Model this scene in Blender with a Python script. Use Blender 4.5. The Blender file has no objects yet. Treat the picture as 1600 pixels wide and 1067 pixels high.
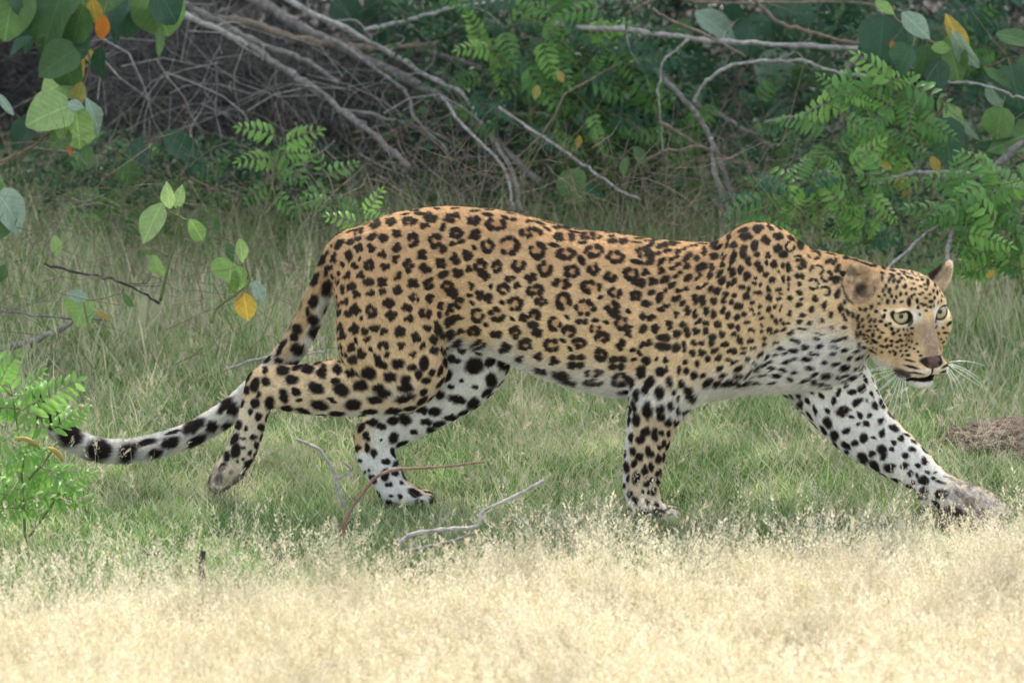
import bpy, bmesh, math, random
import numpy as np
from mathutils import Vector, Matrix, Quaternion
from mathutils.bvhtree import BVHTree

random.seed(7)
RNG = np.random.default_rng(7)
SC = bpy.context.scene
COL = SC.collection

# ------------------------------------------------------------------ camera
PITCH = math.radians(13.0)
CAM = np.array([0.0, -10.0, 2.70])
FPX = 7184.0                                   # focal length in pixels of a 1600 px wide frame
cd = bpy.data.cameras.new('camera')
cam = bpy.data.objects.new('camera', cd)
COL.objects.link(cam)
cam.location = CAM
cam.rotation_euler = (math.pi / 2 - PITCH, 0, 0)
cd.sensor_width = 36.0
cd.lens = FPX * 36.0 / 1600.0
cd.clip_start, cd.clip_end = 0.1, 500
cd.dof.use_dof = True
cd.dof.focus_distance = 10.5
cd.dof.aperture_fstop = 4.4
SC.camera = cam

# ------------------------------------------------------------------ sky and sun
SUN_EL, SUN_AZ = math.radians(47), math.radians(14)   # azimuth measured from +Y (behind the thicket) towards +X
SUN_DIR = Vector((math.sin(SUN_AZ) * math.cos(SUN_EL), math.cos(SUN_AZ) * math.cos(SUN_EL), math.sin(SUN_EL)))
world = bpy.data.worlds.new('World')
SC.world = world
world.use_nodes = True
wn = world.node_tree
bg = wn.nodes['Background']
sky = wn.nodes.new('ShaderNodeTexSky')
sky.sky_type = 'NISHITA'
sky.sun_disc = False
sky.sun_elevation = SUN_EL
sky.sun_rotation = SUN_AZ
sky.dust_density = 3.0
hs = wn.nodes.new('ShaderNodeHueSaturation')
hs.inputs['Saturation'].default_value = 0.45          # a milky, hazy daylight sky
wn.links.new(sky.outputs[0], hs.inputs['Color'])
wn.links.new(hs.outputs[0], bg.inputs['Color'])
bg.inputs['Strength'].default_value = 0.15
sl = bpy.data.lights.new('sun', 'SUN')
sl.energy = 2.05
sl.angle = math.radians(0.6)
sl.color = (1.0, 0.94, 0.84)
sun = bpy.data.objects.new('sun', sl)
COL.objects.link(sun)
sun.rotation_euler = (-SUN_DIR).to_track_quat('-Z', 'Y').to_euler()
vs = SC.view_settings
vs.view_transform = 'Standard'
vs.look = 'None'
vs.gamma = 1.0
vs.exposure = 1.66
vs.use_curve_mapping = False
SC.cycles.max_bounces = 8
SC.cycles.transparent_max_bounces = 6

# ------------------------------------------------------------------ helpers
CP, SP = math.cos(PITCH), math.sin(PITCH)
FW, UP = np.array([0, CP, -SP]), np.array([0, SP, CP])


def W(x, y, Y):
    """world point at depth Y that the photograph shows at pixel (x, y)"""
    d = FW * FPX + np.array([1.0, 0, 0]) * (x - 800.0) + UP * (533.5 - y)
    return CAM + d * ((Y - CAM[1]) / d[1])


def G(x, y, z=0.0):
    """point of the ground (height z) seen at pixel (x, y)"""
    d = FW * FPX + np.array([1.0, 0, 0]) * (x - 800.0) + UP * (533.5 - y)
    return CAM + d * ((z - CAM[2]) / d[2])


def PROJ(P):
    q = P - CAM
    w = q @ FW
    return 800.0 + FPX * q[:, 0] / w, 533.5 - FPX * (q @ UP) / w


def tag(o, label=None, cat=None, group=None, kind=None):
    if label: o['label'] = label
    if cat: o['category'] = cat
    if group: o['group'] = group
    if kind: o['kind'] = kind
    return o


def link(name, data, parent=None, loc=None):
    o = bpy.data.objects.new(name, data)
    COL.objects.link(o)
    if parent is not None: o.parent = parent
    if loc is not None: o.location = loc
    return o


def mesh_np(name, verts, faces, mat=None, smooth=True):
    """faces: (n, k) array with the same k for all of them, or a list"""
    me = bpy.data.meshes.new(name)
    verts = np.asarray(verts, dtype=np.float32).reshape(-1, 3)
    if isinstance(faces, np.ndarray):
        n, k = faces.shape
        me.vertices.add(len(verts))
        me.vertices.foreach_set('co', verts.ravel())
        me.loops.add(n * k)
        me.loops.foreach_set('vertex_index', faces.astype(np.int32).ravel())
        me.polygons.add(n)
        me.polygons.foreach_set('loop_start', np.arange(0, n * k, k, dtype=np.int32))
        me.update(calc_edges=True)
        me.validate()
    else:
        me.from_pydata([tuple(v) for v in verts], [], faces)
        me.update()
    if smooth and len(me.polygons):
        me.polygons.foreach_set('use_smooth', np.ones(len(me.polygons), dtype=bool))
    if mat: me.materials.append(mat)
    return me


def sstep(a, b, x):
    t = np.clip((x - a) / (b - a), 0, 1)
    return t * t * (3 - 2 * t)


def vnoise(P, scale, seed=0):
    """smooth value noise of an (n,3) array, about -1..1"""
    Q = P * scale + np.array([13.7, 51.3, 91.1]) * (seed + 1)
    I = np.floor(Q).astype(np.int64)
    Fr = Q - I
    Fr = Fr * Fr * (3 - 2 * Fr)
    out = np.zeros(len(P))
    for dx in (0, 1):
        for dy in (0, 1):
            for dz in (0, 1):
                h = ((I[:, 0] + dx) * 73856093) ^ ((I[:, 1] + dy) * 19349663) ^ ((I[:, 2] + dz) * 83492791) ^ (seed * 2654435)
                h = (h ^ (h >> 13)) * 1274126177
                h = ((h ^ (h >> 16)) & 0xffff) / 32767.5 - 1
                w = (Fr[:, 0] if dx else 1 - Fr[:, 0]) * (Fr[:, 1] if dy else 1 - Fr[:, 1]) * (Fr[:, 2] if dz else 1 - Fr[:, 2])
                out += w * h
    return out


# ------------------------------------------------------------------ materials
def new_mat(name):
    m = bpy.data.materials.new(name)
    m.use_nodes = True
    nt = m.node_tree
    return m, nt, nt.nodes['Principled BSDF']


def leaf_mat(name, c1, c2, c3=None, trans=0.35, rough=0.5, objrand=True, scale=30.0, veins=False):
    """leaf with veins-like mottling, random tint per object or instance, light shining through"""
    m, nt, b = new_mat(name)
    N = nt.nodes
    geo = N.new('ShaderNodeObjectInfo')
    noi = N.new('ShaderNodeTexNoise'); noi.inputs['Scale'].default_value = scale; noi.inputs['Detail'].default_value = 3
    tc = N.new('ShaderNodeTexCoord')
    nt.links.new(tc.outputs['Object'], noi.inputs['Vector'])
    at = N.new('ShaderNodeAttribute'); at.attribute_name = 'tint'
    add = N.new('ShaderNodeMath'); add.operation = 'ADD'
    nt.links.new(geo.outputs['Random'], add.inputs[0]); nt.links.new(at.outputs['Fac'], add.inputs[1])
    fr = N.new('ShaderNodeMath'); fr.operation = 'FRACT'
    nt.links.new(add.outputs[0], fr.inputs[0])
    ramp = N.new('ShaderNodeValToRGB')
    ramp.color_ramp.elements[0].color = (*c1, 1)
    ramp.color_ramp.elements[1].color = (*c2, 1)
    if c3:
        e = ramp.color_ramp.elements.new(0.93); e.color = (*c3, 1)
        ramp.color_ramp.elements[1].position = 0.86
        ramp.color_ramp.elements[2].position = 0.95
        ramp.color_ramp.elements[1].color = (*c2, 1); ramp.color_ramp.elements[2].color = (*c3, 1)
    nt.links.new(fr.outputs[0], ramp.inputs[0])
    mix = N.new('ShaderNodeMix'); mix.data_type = 'RGBA'; mix.blend_type = 'MULTIPLY'
    mr = N.new('ShaderNodeMapRange'); mr.inputs['To Min'].default_value = 0.6; mr.inputs['To Max'].default_value = 1.35
    nt.links.new(noi.outputs['Fac'], mr.inputs['Value'])
    if veins:
        sx = N.new('ShaderNodeSeparateXYZ'); nt.links.new(tc.outputs['Object'], sx.inputs[0])
        ab = N.new('ShaderNodeMath'); ab.operation = 'ABSOLUTE'; nt.links.new(sx.outputs[0], ab.inputs[0])
        dg = N.new('ShaderNodeMath'); dg.operation = 'MULTIPLY_ADD'; dg.inputs[1].default_value = -0.85
        nt.links.new(ab.outputs[0], dg.inputs[0]); nt.links.new(sx.outputs[1], dg.inputs[2])
        fq = N.new('ShaderNodeMath'); fq.operation = 'MULTIPLY'; fq.inputs[1].default_value = 7.0; nt.links.new(dg.outputs[0], fq.inputs[0])
        pp = N.new('ShaderNodeMath'); pp.operation = 'PINGPONG'; pp.inputs[1].default_value = 0.5; nt.links.new(fq.outputs[0], pp.inputs[0])
        v1 = N.new('ShaderNodeMapRange'); v1.inputs['From Max'].default_value = 0.09; v1.inputs['To Min'].default_value = 0.30; v1.inputs['To Max'].default_value = 0.0
        nt.links.new(pp.outputs[0], v1.inputs['Value'])
        v2 = N.new('ShaderNodeMapRange'); v2.inputs['From Max'].default_value = 0.022; v2.inputs['To Min'].default_value = 0.55; v2.inputs['To Max'].default_value = 0.0
        nt.links.new(ab.outputs[0], v2.inputs['Value'])
        va = N.new('ShaderNodeMath'); va.operation = 'MAXIMUM'; nt.links.new(v1.outputs[0], va.inputs[0]); nt.links.new(v2.outputs[0], va.inputs[1])
        vb = N.new('ShaderNodeMath'); vb.operation = 'ADD'; nt.links.new(va.outputs[0], vb.inputs[0]); nt.links.new(mr.outputs[0], vb.inputs[1])
        bpv = N.new('ShaderNodeBump'); bpv.inputs['Strength'].default_value = 0.5; bpv.inputs['Distance'].default_value = 0.004
        nt.links.new(vb.outputs[0], bpv.inputs['Height']); nt.links.new(bpv.outputs[0], b.inputs['Normal'])
        mr = vb
    comb = N.new('ShaderNodeCombineColor')
    for k in range(3): nt.links.new(mr.outputs[0], comb.inputs[k])
    mix.inputs['Factor'].default_value = 1.0
    nt.links.new(ramp.outputs[0], mix.inputs['A']); nt.links.new(comb.outputs[0], mix.inputs['B'])
    nt.links.new(mix.outputs['Result'], b.inputs['Base Color'])
    b.inputs['Roughness'].default_value = rough
    b.inputs['Specular IOR Level'].default_value = 0.35
    tr = N.new('ShaderNodeBsdfTranslucent')
    nt.links.new(mix.outputs['Result'], tr.inputs['Color'])
    ms = N.new('ShaderNodeMixShader'); ms.inputs[0].default_value = trans
    nt.links.new(b.outputs[0], ms.inputs[1]); nt.links.new(tr.outputs[0], ms.inputs[2])
    nt.links.new(ms.outputs[0], N['Material Output'].inputs['Surface'])
    return m


def bark_mat(name, c1, c2, scale=40.0):
    m, nt, b = new_mat(name)
    N = nt.nodes
    tc = N.new('ShaderNodeTexCoord')
    n1 = N.new('ShaderNodeTexNoise'); n1.inputs['Scale'].default_value = scale; n1.inputs['Detail'].default_value = 6
    n1.inputs['Roughness'].default_value = 0.7
    nt.links.new(tc.outputs['Object'], n1.inputs['Vector'])
    r = N.new('ShaderNodeValToRGB')
    r.color_ramp.elements[0].position = 0.33; r.color_ramp.elements[1].position = 0.68
    r.color_ramp.elements[0].color = (*c1, 1); r.color_ramp.elements[1].color = (*c2, 1)
    nt.links.new(n1.outputs['Fac'], r.inputs[0])
    nt.links.new(r.outputs[0], b.inputs['Base Color'])
    bp = N.new('ShaderNodeBump'); bp.inputs['Strength'].default_value = 0.6; bp.inputs['Distance'].default_value = 0.004
    nt.links.new(n1.outputs['Fac'], bp.inputs['Height']); nt.links.new(bp.outputs[0], b.inputs['Normal'])
    b.inputs['Roughness'].default_value = 0.85
    return m
# ================================================================== THE LEOPARD
PX = 1.0 / 700.0


def yax(x):
    return 0.10 - (x - 560.0) * 0.00025


class Field:
    def __init__(self, lo, hi, h):
        self.lo, self.h = np.array(lo, float), h
        self.n = np.ceil((np.array(hi) - self.lo) / h).astype(int) + 1
        self.d = np.full(self.n, 0.2, dtype=np.float32)

    def box(self, a, b):
        i0 = np.clip(np.floor((a - self.lo) / self.h).astype(int), 0, self.n - 1)
        i1 = np.clip(np.ceil((b - self.lo) / self.h).astype(int) + 1, 1, self.n)
        ax = [(self.lo[k] + self.h * np.arange(i0[k], i1[k])).astype(np.float32) for k in range(3)]
        sl_ = tuple(slice(i0[k], i1[k]) for k in range(3))
        return sl_, ax[0][:, None, None], ax[1][None, :, None], ax[2][None, None, :]

    def smin(self, sl_, d, k):
        o = self.d[sl_]
        if k <= 0:
            np.minimum(o, d, out=o); return
        hh = np.clip(0.5 + 0.5 * (o - d) / k, 0, 1)
        self.d[sl_] = o + (d - o) * hh - k * hh * (1 - hh)

    def smax(self, sl_, d, k):      # carve: keep what is outside d
        o = self.d[sl_]
        d = -d
        hh = np.clip(0.5 - 0.5 * (o - d) / k, 0, 1)
        self.d[sl_] = o + (d - o) * hh + k * hh * (1 - hh)


def seg_d(X, Y, Z, p0, a0, b0, p1, a1, b1):
    t = p1 - p0
    L = float(np.linalg.norm(t)) + 1e-6
    t = t / L
    b = np.array([0, 1.0, 0]); b = b - t * (b @ t); b /= np.linalg.norm(b)
    n = np.cross(t, b)
    qx, qy, qz = X - p0[0], Y - p0[1], Z - p0[2]
    s = qx * t[0] + qy * t[1] + qz * t[2]
    h = np.clip(s / L, 0, 1)
    dt = s - h * L
    dn = qx * n[0] + qy * n[1] + qz * n[2]
    db = qx * b[0] + qy * b[1] + qz * b[2]
    A = a0 + (a1 - a0) * h
    B = b0 + (b1 - b0) * h
    M = np.minimum(A, B)
    k0 = np.sqrt((dn / A) ** 2 + (db / B) ** 2 + (dt / M) ** 2) + 1e-6
    k1 = np.sqrt((dn / A ** 2) ** 2 + (db / B ** 2) ** 2 + (dt / M ** 2) ** 2) + 1e-6
    return k0 * (k0 - 1) / k1


def catmull(pts, m):
    pts = np.array(pts, float)
    out = []
    n = len(pts)
    for i in range(n - 1):
        p0, p1, p2, p3 = pts[max(i - 1, 0)], pts[i], pts[i + 1], pts[min(i + 2, n - 1)]
        for j in range(m):
            t = j / m
            out.append(0.5 * ((2 * p1) + (-p0 + p2) * t + (2 * p0 - 5 * p1 + 4 * p2 - p3) * t * t + (-p0 + 3 * p1 - 3 * p2 + p3) * t ** 3))
    out.append(pts[-1])
    return np.array(out)


# chains: (x, y, half-width in the picture, half-width in depth, depth offset in px from the body axis)
CH = {}
CH['torso'] = [(548, 400, 34, 44, 0), (590, 425, 78, 72, 0), (640, 432, 102, 84, 0), (700, 430, 107, 76, 0), (760, 436, 109, 72, 0), (820, 453, 112, 84, 0),
               (880, 474, 117, 98, 0), (940, 487, 123, 104, 0), (1000, 497, 124, 100, 0), (1060, 502, 124, 88, 0), (1120, 500, 120, 88, 0),
               (1180, 492, 114, 80, 0), (1240, 488, 104, 74, 0), (1290, 482, 88, 66, 0), (1335, 480, 73, 60, 0), (1370, 478, 60, 54, 6)]
CH['scapula'] = [(1188, 392, 42, 26, -34), (1176, 430, 58, 36, -54), (1160, 480, 70, 44, -64), (1128, 530, 70, 46, -70), (1075, 570, 60, 44, -68),
                 (1040, 600, 50, 42, -62), (1030, 625, 43, 38, -60)]
CH['scapula_far'] = [(1196, 398, 36, 26, 40), (1190, 450, 60, 36, 54), (1210, 510, 74, 38, 56), (1262, 560, 68, 42, 54), (1300, 600, 60, 42, 45), (1342, 662, 46, 36, 30)]
CH['foreleg'] = [(1040, 600, 48, 42, -62), (1028, 630, 42, 36, -60), (1018, 662, 37, 32, -57), (1010, 700, 32, 27, -54), (1003, 740, 29, 24, -52), (1003, 772, 27, 24, -52),
                 (1009, 796, 24, 27, -52)]
CH['paw_fore'] = [(1008, 798, 23, 27, -52), (1034, 806, 16, 25, -56)]
CH['foreleg_far'] = [(1300, 605, 60, 40, 40), (1342, 664, 48, 35, 25), (1397, 708, 38, 30, 12), (1442, 742, 28, 25, 2), (1468, 763, 26, 24, -4), (1492, 778, 25, 25, -8)]
CH['paw_fore_far'] = [(1490, 779, 27, 27, -8), (1518, 786, 27, 30, -12), (1546, 795, 22, 28, -14)]
CH['chest'] = [(1215, 545, 62, 60, 0), (1265, 545, 58, 58, 0), (1308, 545, 48, 46, 10)]
CH['thigh'] = [(580, 400, 58, 36, -28), (604, 440, 80, 50, -46), (612, 490, 84, 56, -54), (612, 540, 82, 54, -54), (626, 575, 64, 48, -52), (630, 592, 54, 42, -48)]
CH['thigh_low'] = [(655, 570, 46, 42, -48), (625, 590, 56, 42, -48), (575, 602, 48, 36, -48), (520, 606, 44, 30, -46), (470, 608, 38, 25, -42), (430, 604, 33, 21, -40), (410, 602, 29, 20, -38)]
CH['hock'] = [(411, 602, 27, 20, -38), (398, 640, 22, 18, -38), (388, 675, 22, 18, -38), (376, 708, 22, 20, -38), (360, 734, 21, 22, -38)]
CH['paw_hind'] = [(362, 732, 21, 23, -38), (344, 750, 17, 22, -38)]
CH['thigh_far'] = [(640, 440, 60, 34, 34), (705, 500, 80, 42, 44), (742, 545, 62, 42, 44), (716, 590, 56, 36, 40), (690, 616, 46, 32, 36), (645, 645, 40, 28, 30), (605, 668, 36, 24, 24), (585, 682, 31, 22, 20)]
CH['hock_far'] = [(583, 682, 30, 22, 20), (588, 715, 29, 20, 10), (602, 742, 26, 20, 0), (616, 766, 24, 22, -6)]
CH['paw_hind_far'] = [(616, 768, 22, 23, -6), (652, 779, 15, 23, -8)]
CH['ear_far'] = [(1452, 450, 14, 8, 34), (1463, 440, 17, 7.5, 33), (1473, 428, 13, 6, 32), (1480, 418, 8, 4.5, 31), (1484, 411, 3.5, 3, 31)]
CH['tail'] = [(545, 392, 30, 26, 0), (522, 412, 22, 20, 0), (506, 442, 18, 17, 2), (493, 470, 18, 17, 4), (482, 498, 19, 17, 8), (466, 530, 20, 17, 14), (438, 567, 20, 17, 20),
              (404, 602, 19, 17, 24), (366, 636, 18, 17, 24), (330, 660, 18, 17, 20), (293, 679, 17, 16, 14), (248, 694, 17, 16, 8), (200, 703, 17, 16, 0),
              (156, 702, 17, 16, -6), (122, 690, 17, 16, -10), (95, 672, 17, 16, -12), (76, 653, 16, 14, -12), (66, 634, 13, 12, -12), (62, 618, 8, 8, -12)]
KB = {'torso': 0.0, 'ear_far': 5, 'scapula': 12, 'scapula_far': 20, 'foreleg': 10, 'paw_fore': 6, 'foreleg_far': 10, 'paw_fore_far': 8, 'chest': 24, 'thigh': 16, 'thigh_low': 12,
      'hock': 8, 'paw_hind': 6, 'thigh_far': 14, 'hock_far': 10, 'paw_hind_far': 6, 'tail': 12}
NAMES = list(CH)

# head frame: f = where the nose points, r = towards its near side, u = up
PSI = math.radians(28)
HF = np.array([math.sin(PSI), -math.cos(PSI), 0.0])
HR = np.array([-math.cos(PSI), -math.sin(PSI), 0.0])
HU = np.array([0, 0, 1.0])
HO = W(1446, 494, -0.20)
HS = PX * 0.985


def HP(f, r, u):
    return HO + (HF * f + HR * r + HU * u) * HS


def ell_d(X, Y, Z, c, rad, axes):
    qx, qy, qz = X - c[0], Y - c[1], Z - c[2]
    s0 = s1 = 0
    for a, rr in zip(axes, rad):
        v = qx * a[0] + qy * a[1] + qz * a[2]
        s0 = s0 + (v / rr) ** 2
        s1 = s1 + (v / rr ** 2) ** 2
    k0 = np.sqrt(s0) + 1e-6
    k1 = np.sqrt(s1) + 1e-6
    return k0 * (k0 - 1) / k1


def build_field(h):
    F = Field((-1.10, -0.42, -0.04), (1.20, 0.36, 0.76), h)
    centres = {}
    for nm in NAMES:
        pts = catmull(CH[nm], 3)
        P = np.array([W(x, y, yax(x) + off * PX) for x, y, a, b, off in pts])
        centres[nm] = (P, pts)
        # union within the chain first, then blend it into the body
        lo = P.min(0) - (pts[:, 2:4].max() * 1.05 + 30) * PX
        hi = P.max(0) + (pts[:, 2:4].max() * 1.05 + 30) * PX
        sl_, X, Y, Z = F.box(lo, hi)
        acc = np.full(F.d[sl_].shape, 0.2, dtype=np.float32)
        sub = Field.__new__(Field); sub.lo = F.lo + F.h * np.array([s.start for s in sl_]); sub.h = F.h
        sub.n = np.array(acc.shape); sub.d = acc
        for i in range(len(P) - 1):
            m = (max(pts[i, 2:4].max(), pts[i + 1, 2:4].max()) + 26) * PX
            s2, x2, y2, z2 = sub.box(np.minimum(P[i], P[i + 1]) - m, np.maximum(P[i], P[i + 1]) + m)
            d = seg_d(x2, y2, z2, P[i], pts[i, 2] * PX, pts[i, 3] * PX, P[i + 1], pts[i + 1, 2] * PX, pts[i + 1, 3] * PX)
            sub.smin(s2, d.astype(np.float32), 1.5 * PX)
        F.smin(sl_, sub.d, KB[nm] * PX)

    def ell(f, r, u, rf, rr, ru, k, carve=False, tilt=0.0, roll=0.0):
        ax = [HF, HR, HU]
        if tilt:       # turn about the r axis: f axis leans down by tilt degrees
            a = math.radians(tilt)
            ax = [HF * math.cos(a) - HU * math.sin(a), HR, HU * math.cos(a) + HF * math.sin(a)]
        if roll:
            a = math.radians(roll)
            ax = [ax[0], ax[1] * math.cos(a) + ax[2] * math.sin(a), ax[2] * math.cos(a) - ax[1] * math.sin(a)]
        c = HP(f, r, u)
        m = (max(rf, rr, ru) + 22) * HS
        sl_, X, Y, Z = F.box(c - m, c + m)
        d = ell_d(X, Y, Z, c, (rf * HS, rr * HS, ru * HS), ax).astype(np.float32)
        (F.smax if carve else F.smin)(sl_, d, k * HS)
    ell(-62, 0, 12, 60, 54, 46, 14)             # cranium
    ell(-30, 0, 12, 32, 46, 40, 12)             # brow
    for s in (1, -1):
        ell(-24, 28 * s, 16, 20, 20, 12, 8)     # brow ridge
        ell(-42, 40 * s, -22, 34, 28, 36, 10)   # cheek bone
        ell(-52, 34 * s, -56, 36, 26, 30, 12)   # jaw muscle
    ell(-10, 0, -22, 22, 17, 36, 10, tilt=20)   # bridge of the nose
    ell(2, 0, -46, 22, 17, 30, 8, tilt=20)
    ell(-8, 0, -66, 32, 30, 24, 10)             # muzzle
    for s in (1, -1):
        ell(9, 15 * s, -80, 20, 18, 14, 4)      # whisker pad
        ell(-14, 27 * s, -82, 24, 12, 16, 8)
    ell(20, 0, -68, 10, 16, 8.5, 4)                # nose
    ell(-6, 0, -105, 18, 16, 10, 6)             # chin
    ell(-30, 0, -95, 34, 26, 14, 10)            # lower jaw
    ell(10, 0, -95, 17, 17, 5.2, 2.5, carve=True)     # open mouth
    for s in (1, -1):
        ell(2, 20 * s, -93, 16, 8, 2.6, 2.0, carve=True, roll=-18 * s)
        ell(27, 10 * s, -71, 6, 3.8, 2.8, 1.5, carve=True)  # nostril
        ell(29, 0, -79, 6, 1.6, 7, 1.5, carve=True)
        # eye socket, then the lids stay round the eyeball
        ell(-8, 36.5 * s, 0.5, 12, 10.5, 8.6, 3.5, carve=True)
    for s in (1, -1):
        ell(-8 if s > 0 else -15, 37 * s, 12.5, 10, 15 if s > 0 else 11, 4.5, 3, roll=-8 * s)     # heavy upper lid
    # ears: a cup each
    for s, (ef, er, eu), rl in ((1, (-80, 68, 40), -22),):
        q_ = 1.0 if s > 0 else 0.84
        ell(ef, er, eu, 11, 27 * q_, 33 * q_, 5, roll=rl)
        ell(ef - 4, er - 3 * s, eu - 20, 20, 26 * q_, 22 * q_, 8, roll=rl)
        ell(ef - 2, er + 9 * s, eu + 13, 9, 15, 19, 6, roll=-rl)
        ell(ef + 12, er + 1 * s, eu + 1, 12, 18 * q_, 24 * q_, 4, carve=True, roll=rl)
    p_ = W(1475, 431, yax(1473) + 22 * PX)
    sl_, X, Y, Z = F.box(p_ - 26 * PX, p_ + 26 * PX)
    d_ = ell_d(X, Y, Z, p_, (8 * PX, 8 * PX, 14 * PX), [np.array([.87, 0, -.5]), np.array([0, 1., 0]), np.array([.5, 0, .87])]).astype(np.float32)
    F.smax(sl_, d_, 3 * PX)
    # toes
    def ball(x, y, dY, a, b, c, k):
        p = W(x, y, yax(x) + dY * PX)
        m = (max(a, b, c) + 16) * PX
        sl_, X, Y, Z = F.box(p - m, p + m)
        d = ell_d(X, Y, Z, p, (a * PX, b * PX, c * PX), [np.array([1., 0, 0]), np.array([0, 1., 0]), np.array([0, 0, 1.])]).astype(np.float32)
        F.smin(sl_, d, k * PX)
    for j, dy in enumerate((-20, -7, 7, 20)):
        e = 5 - abs(j - 1.5) * 4
        ball(1046 + e, 805 - dy * 0.22, -56 + dy, 14, 7.6, 11, 1.5)
        ball(1556 + e, 799 - dy * 0.24, -14 + dy * 1.1, 17, 8.6, 15, 1.5)
        ball(664 + e, 780 - dy * 0.22, -8 + dy, 14, 7.4, 11, 1.5)
        ball(338 - e, 757 - dy * 0.22, -38 + dy, 10, 7, 10, 1.5)
    ball(1448, 772, -14, 14, 11, 17, 5)          # dew claw pad of the lifted foot
    ball(1490, 797, -10, 22, 20, 14, 7)
    ball(1186, 412, 44 - 44, 76, 52, 58, 16)
    ball(1186, 408, -20, 62, 30, 60, 10)
    # muscle relief
    return F, centres


def surface_nets(F):
    d, h, lo = F.d, F.h, F.lo
    s = d < 0
    nx, ny, nz = d.shape
    S = s[:-1, :-1, :-1].astype(np.uint8)
    cnt = np.zeros(S.shape, np.uint8)
    for a in (0, 1):
        for b in (0, 1):
            for c in (0, 1):
                cnt += s[a:nx - 1 + a, b:ny - 1 + b, c:nz - 1 + c]
    act = (cnt > 0) & (cnt < 8)
    I = np.argwhere(act)
    idx = -np.ones(act.shape, np.int32)
    idx[act] = np.arange(len(I))
    pos = np.zeros((len(I), 3)); w = np.zeros(len(I))
    C = [(a, b, c) for a in (0, 1) for b in (0, 1) for c in (0, 1)]
    val = {c: d[I[:, 0] + c[0], I[:, 1] + c[1], I[:, 2] + c[2]] for c in C}
    for c in C:
        for ax in range(3):
            if c[ax] == 0:
                e = list(c); e[ax] = 1; e = tuple(e)
                v0, v1 = val[c], val[e]
                cr = (v0 < 0) != (v1 < 0)
                t = np.where(cr, v0 / (v0 - v1 + 1e-12), 0)
                p = np.tile(np.array(c, float), (len(I), 1)); p[:, ax] = t
                pos[cr] += p[cr]; w[cr] += 1
    V = lo + h * (I + pos / w[:, None])
    quads = []
    for ax in range(3):
        u, v = (ax + 1) % 3, (ax + 2) % 3
        a = [slice(None)] * 3; b = [slice(None)] * 3
        a[ax] = slice(0, -1); b[ax] = slice(1, None)
        cr = s[tuple(a)] != s[tuple(b)]
        E = np.argwhere(cr)
        E = E[(E[:, u] > 0) & (E[:, v] > 0) & (E[:, u] < d.shape[u] - 1) & (E[:, v] < d.shape[v] - 1)]
        def g(du, dv):
            Q = E.copy(); Q[:, u] -= du; Q[:, v] -= dv
            return idx[Q[:, 0], Q[:, 1], Q[:, 2]]
        q = np.stack([g(1, 1), g(0, 1), g(0, 0), g(1, 0)], 1)
        flip = ~s[E[:, 0], E[:, 1], E[:, 2]]
        q[flip] = q[flip][:, ::-1]
        quads.append(q)
    return V, np.concatenate(quads)


def grad_at(F, P):
    q = (P - F.lo) / F.h
    i = np.clip(np.round(q).astype(int), 1, F.n - 2)
    d = F.d
    g = np.stack([d[i[:, 0] + 1, i[:, 1], i[:, 2]] - d[i[:, 0] - 1, i[:, 1], i[:, 2]],
                  d[i[:, 0], i[:, 1] + 1, i[:, 2]] - d[i[:, 0], i[:, 1] - 1, i[:, 2]],
                  d[i[:, 0], i[:, 1], i[:, 2] + 1] - d[i[:, 0], i[:, 1], i[:, 2] - 1]], 1)
    return g / (np.linalg.norm(g, axis=1, keepdims=True) + 1e-9)


F_, CEN = build_field(0.0040)
V0, Q0 = surface_nets(F_)
# keep the largest piece, smooth a little
def smooth(V, Q, n, lam=0.5):
    e = np.concatenate([Q[:, [0, 1]], Q[:, [1, 2]], Q[:, [2, 3]], Q[:, [3, 0]]])
    e = np.concatenate([e, e[:, ::-1]])
    cnt = np.bincount(e[:, 0], minlength=len(V)).astype(float)[:, None]
    for _ in range(n):
        for l in (lam, -lam * 0.96):
            s = np.stack([np.bincount(e[:, 0], weights=V[e[:, 1], k], minlength=len(V)) for k in range(3)], 1) / np.maximum(cnt, 1)
            V = V + (s - V) * l
    return V
V0 = smooth(V0, Q0, 3)
# split every quad in four (centre, edge midpoints) and smooth again: 2 mm skin
def split4(V, Q):
    n = len(V)
    ed = np.concatenate([Q[:, [0, 1]], Q[:, [1, 2]], Q[:, [2, 3]], Q[:, [3, 0]]])
    key = np.sort(ed, 1)
    k64 = key[:, 0].astype(np.int64) * (n + 1) + key[:, 1]
    uq, inv = np.unique(k64, return_inverse=True)
    a, b = uq // (n + 1), uq % (n + 1)
    mid = (V[a] + V[b]) / 2
    cen = V[Q].mean(1)
    m = len(Q)
    e0, e1, e2, e3 = (n + inv[i * m:(i + 1) * m] for i in range(4))
    c = n + len(uq) + np.arange(m)
    VV = np.concatenate([V, mid, cen])
    QQ = np.concatenate([np.stack(t, 1) for t in ((Q[:, 0], e0, c, e3), (e0, Q[:, 1], e1, c), (c, e1, Q[:, 2], e2), (e3, c, e2, Q[:, 3]))])
    return VV, QQ
VL, QL = split4(V0, Q0)
VL = smooth(VL, QL, 2, 0.6)


def vert_normals(V, Q):
    fn = np.cross(V[Q[:, 2]] - V[Q[:, 0]], V[Q[:, 3]] - V[Q[:, 1]])
    N = np.zeros_like(V)
    for k in range(4):
        for c in range(3):
            N[:, c] += np.bincount(Q[:, k], weights=fn[:, c], minlength=len(V))
    return N / (np.linalg.norm(N, axis=1, keepdims=True) + 1e-12)


NL = vert_normals(VL, QL)
IX, IY = PROJ(VL)

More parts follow.
